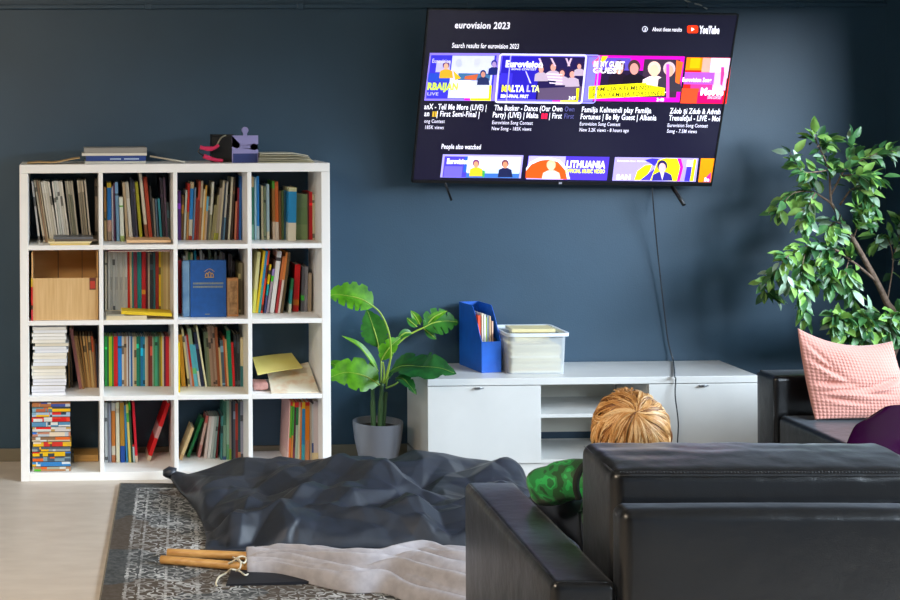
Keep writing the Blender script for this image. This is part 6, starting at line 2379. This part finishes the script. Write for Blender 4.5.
for i in range(N):
    for j in range(K):
        bm.faces.new((top[i][j], top[i + 1][j], top[i + 1][j + 1], top[i][j + 1])).smooth = True
        bm.faces.new((bot[i][j], bot[i][j + 1], bot[i + 1][j + 1], bot[i + 1][j])).smooth = True
for i in range(N):
    bm.faces.new((top[i + 1][0], top[i][0], bot[i][0], bot[i + 1][0])); bm.faces.new((top[i][K], top[i + 1][K], bot[i + 1][K], bot[i][K]))
for j in range(K):
    bm.faces.new((top[0][j], top[0][j + 1], bot[0][j + 1], bot[0][j])); bm.faces.new((top[N][j + 1], top[N][j], bot[N][j], bot[N][j + 1]))
fc = thing('floor_cushion', 'huge crumpled black floor cushion lying on the rug before the bookcase', 'floor cushion', (1.3, -1.05, g0))
obj('cover', bm, MBAG, fc, smooth=True)
bm = new()
tube(bm, [Vector((.50, -.515, g0 + .05)), Vector((.47, -.51, g0 + .052)), Vector((.452, -.512, g0 + .045)), Vector((.446, -.516, g0 + .036))], [.026, .032, .026, .012], 12)
obj('corner_tab', bm, MBAG, fc, smooth=True)

# ================================================================== FOLDED PLAY TENT
tt = thing('play_tent', 'folded grey fabric play tent with two wooden poles tied by white cord', 'play tent', (1.0, -1.72, g0))
POLE = noisy('pine_pole', 'c08a48', 'd6a562', 9, rough=.42, stretch=(1, 9, 9), detail=3)


def pz_(px, py, z):
    return atZ(px, py, z)


for a_, b_2 in (((167, 552.6), (262, 556.6)), ((160.5, 559.5), (262, 568))):
    bm = new()
    q0, q1 = pz_(*a_, RT + .0175), pz_(*b_2, RT + .022)
    dq = (q1 - q0).normalized()
    tube(bm, [q0 - dq * .0, q0 + dq * .003] + [q0.lerp(q1, k / 5) for k in range(1, 6)], [.0135, .0165] + [.0165] * 5, 16)
    obj('pole', bm, POLE, tt, smooth=50)
CAN = noisy('grey_canvas', 'a3a0a6', 'b2afb5', 30, rough=.8, bump=.05)
FARL = smoothpath([pz_(x, y, g0 + .02) for x, y in ((246, 552.5), (300, 556), (350, 558.5), (400, 558), (440, 555.5), (470, 556), (560, 560))], 20)
NEAR = smoothpath([pz_(x, y, g0) for x, y in ((247, 575), (280, 577), (320, 587), (352, 593.5), (384, 594), (412, 604), (470, 622))] + [pz_(560, 640, g0)], 18)


def along(L_, u):
    k = u * (len(L_) - 1)
    i = min(len(L_) - 2, int(k))
    return L_[i].lerp(L_[i + 1], k - i)


N, K = 150, 90
bm = new()
top, bot = [], []
for i in range(N + 1):
    u = i / N
    pf, pn = along(FARL, u), along(NEAR, u)
    rt, rb_ = [], []
    for j in range(K + 1):
        v = j / K
        xy = pn.lerp(pf, v)
        c_ = 2 * v - 1
        env = max(0, 1 - abs(c_) ** 3.2) ** .6
        q = v * (3.6 + 1.2 * u) * PI + 1.6 * u + 1.3 * noise.noise(Vector((u * 3.2, v * 1.5, 0)))
        fold = abs(math.sin(q)) ** .55
        fine = abs(math.sin(v * 19 + 3 * u + 2 * noise.noise(Vector((u * 5, v * 3, 6)))))
        amp = .018 + .056 * min(1, u * 1.6)
        base_h = (.044 - .012 * min(1, u * 2)) * (.62 + .38 * min(1, u * 9))
        z = g0 + .003 + env * (base_h + amp * fold + (.013 * (1 - u) ** 2 + .003) * fine + .006 * noise.noise(Vector((u * 14, v * 5, 3))))
        for vc, sl, dp in ((.16, .10, .020), (.33, -.12, .026), (.50, .16, .022), (.68, -.06, .026), (.84, .05, .018)):
            dd = (v - vc - sl * (u - .4) - .05 * noise.noise(Vector((u * 4, vc * 9, 2)))) / (.020 + .012 * (1 - u))
            z -= dp * env * math.exp(-dd * dd)
            z += dp * .5 * env * math.exp(-(dd - 2.6) ** 2 / 2)
        if u < .03:
            z += .004 * math.sin(v * 40)
        rt.append(bm.verts.new(Vector((xy.x, xy.y, max(z, g0 + .002)))))
        rb_.append(bm.verts.new(Vector((xy.x, xy.y, g0 + .0008))))
    top.append(rt); bot.append(rb_)
for i in range(N):
    for j in range(K):
        bm.faces.new((top[i][j], top[i + 1][j], top[i + 1][j + 1], top[i][j + 1])).smooth = True
        bm.faces.new((bot[i][j], bot[i][j + 1], bot[i + 1][j + 1], bot[i + 1][j])).smooth = True
    bm.faces.new((top[i + 1][0], top[i][0], bot[i][0], bot[i + 1][0])); bm.faces.new((top[i][K], top[i + 1][K], bot[i + 1][K], bot[i][K]))
for j in range(K):
    bm.faces.new((top[0][j], top[0][j + 1], bot[0][j + 1], bot[0][j])); bm.faces.new((top[N][j + 1], top[N][j], bot[N][j], bot[N][j + 1]))
bmesh.ops.recalc_face_normals(bm, faces=bm.faces[:])
obj('canvas', bm, CAN, tt, smooth=True)
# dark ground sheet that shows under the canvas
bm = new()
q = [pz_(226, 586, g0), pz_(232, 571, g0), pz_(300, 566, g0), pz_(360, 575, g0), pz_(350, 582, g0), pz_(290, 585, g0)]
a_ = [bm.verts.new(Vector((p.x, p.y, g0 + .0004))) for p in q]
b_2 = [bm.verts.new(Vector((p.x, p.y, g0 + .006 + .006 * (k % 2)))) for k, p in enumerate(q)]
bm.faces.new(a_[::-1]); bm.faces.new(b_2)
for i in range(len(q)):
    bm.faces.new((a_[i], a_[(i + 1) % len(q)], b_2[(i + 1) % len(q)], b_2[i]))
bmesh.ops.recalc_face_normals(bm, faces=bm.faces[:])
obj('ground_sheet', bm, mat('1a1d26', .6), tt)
CORD = mat('d9d0b8', .75)
bm = new()
zc = .032
tube(bm, smoothpath([pz_(233, 557, zc + .022), pz_(238, 560, zc + .028), pz_(244, 563, zc + .02), pz_(246, 558, zc + .026), pz_(240, 556.5, zc + .03), pz_(233, 561, zc + .02), pz_(228, 563.5, zc + .01)]), .0034, 8)
tube(bm, smoothpath([pz_(231, 569, zc + .016), pz_(226, 573, zc - .01), pz_(219, 577, .03), pz_(216, 583, g0 + .008), pz_(217, 586, g0 + .006)]), .0034, 8)
tube(bm, smoothpath([pz_(231, 569, zc + .016), pz_(239, 571, zc + .004), pz_(245, 575, .03), pz_(248, 574, .02)]), .0034, 8)
tube(bm, smoothpath([pz_(238, 558, zc + .03), pz_(240.5, 562, zc + .036), pz_(240, 568, zc + .03), pz_(236, 571, zc + .01)]), .0034, 8)
obj('tie_cord', bm, CORD, tt, smooth=True)

# ================================================================== LIGHT
w = bpy.data.worlds.new('sky')
SC.world = w
w.use_nodes = True
bg = w.node_tree.nodes['Background']
bg.inputs['Color'].default_value = (.62, .78, 1.0, 1)
bg.inputs['Strength'].default_value = SKY_AMB


def area(name, loc, target, sx, sy, energy, color, spread=180):
    l = bpy.data.lights.new(name, 'AREA')
    l.shape = 'RECTANGLE'
    l.size, l.size_y = sx, sy
    l.energy = energy
    l.color = color
    l.spread = math.radians(spread)
    o = bpy.data.objects.new(name, l)
    COL.objects.link(o)
    o.location = loc
    d = Vector(target) - Vector(loc)
    o.rotation_euler = d.to_track_quat('-Z', 'Y').to_euler()
    return o


area('daylight', (XR + 4.2, -6.0, 3.85), (XR - 1.2, -2.2, 1.15), 9.0, 2.8, WIN_E, (.74, .87, 1.0))
area('added_door_fill', ((GX0 + GX1) / 2, YB - .2, 1.15), ((GX0 + GX1) / 2, 0, 1.15), 2.2, 2.1, DOOR_FILL_E, (.62, .80, 1.0))  # added blue source behind the camera, gives the back wall its sheen
area('warm_fill', (-1.3, -4.2, ZC - .06), (-1.0, -3.4, 0), 1.4, 1.4, WARM_FILL_E, (1.0, .83, .64))  # added warm fill light below the ceiling, belongs to no fitting

SC.view_settings.view_transform = 'Standard'
SC.view_settings.look = 'None'
SC.view_settings.gamma = 1.0
SC.view_settings.use_curve_mapping = False
SC.view_settings.exposure = EXPO
SC.cycles.use_denoising = True
SC.cycles.max_bounces = 8
SC.cycles.diffuse_bounces = 5
SC.cycles.transparent_max_bounces = 12
SC.cycles.sample_clamp_indirect = 6.0
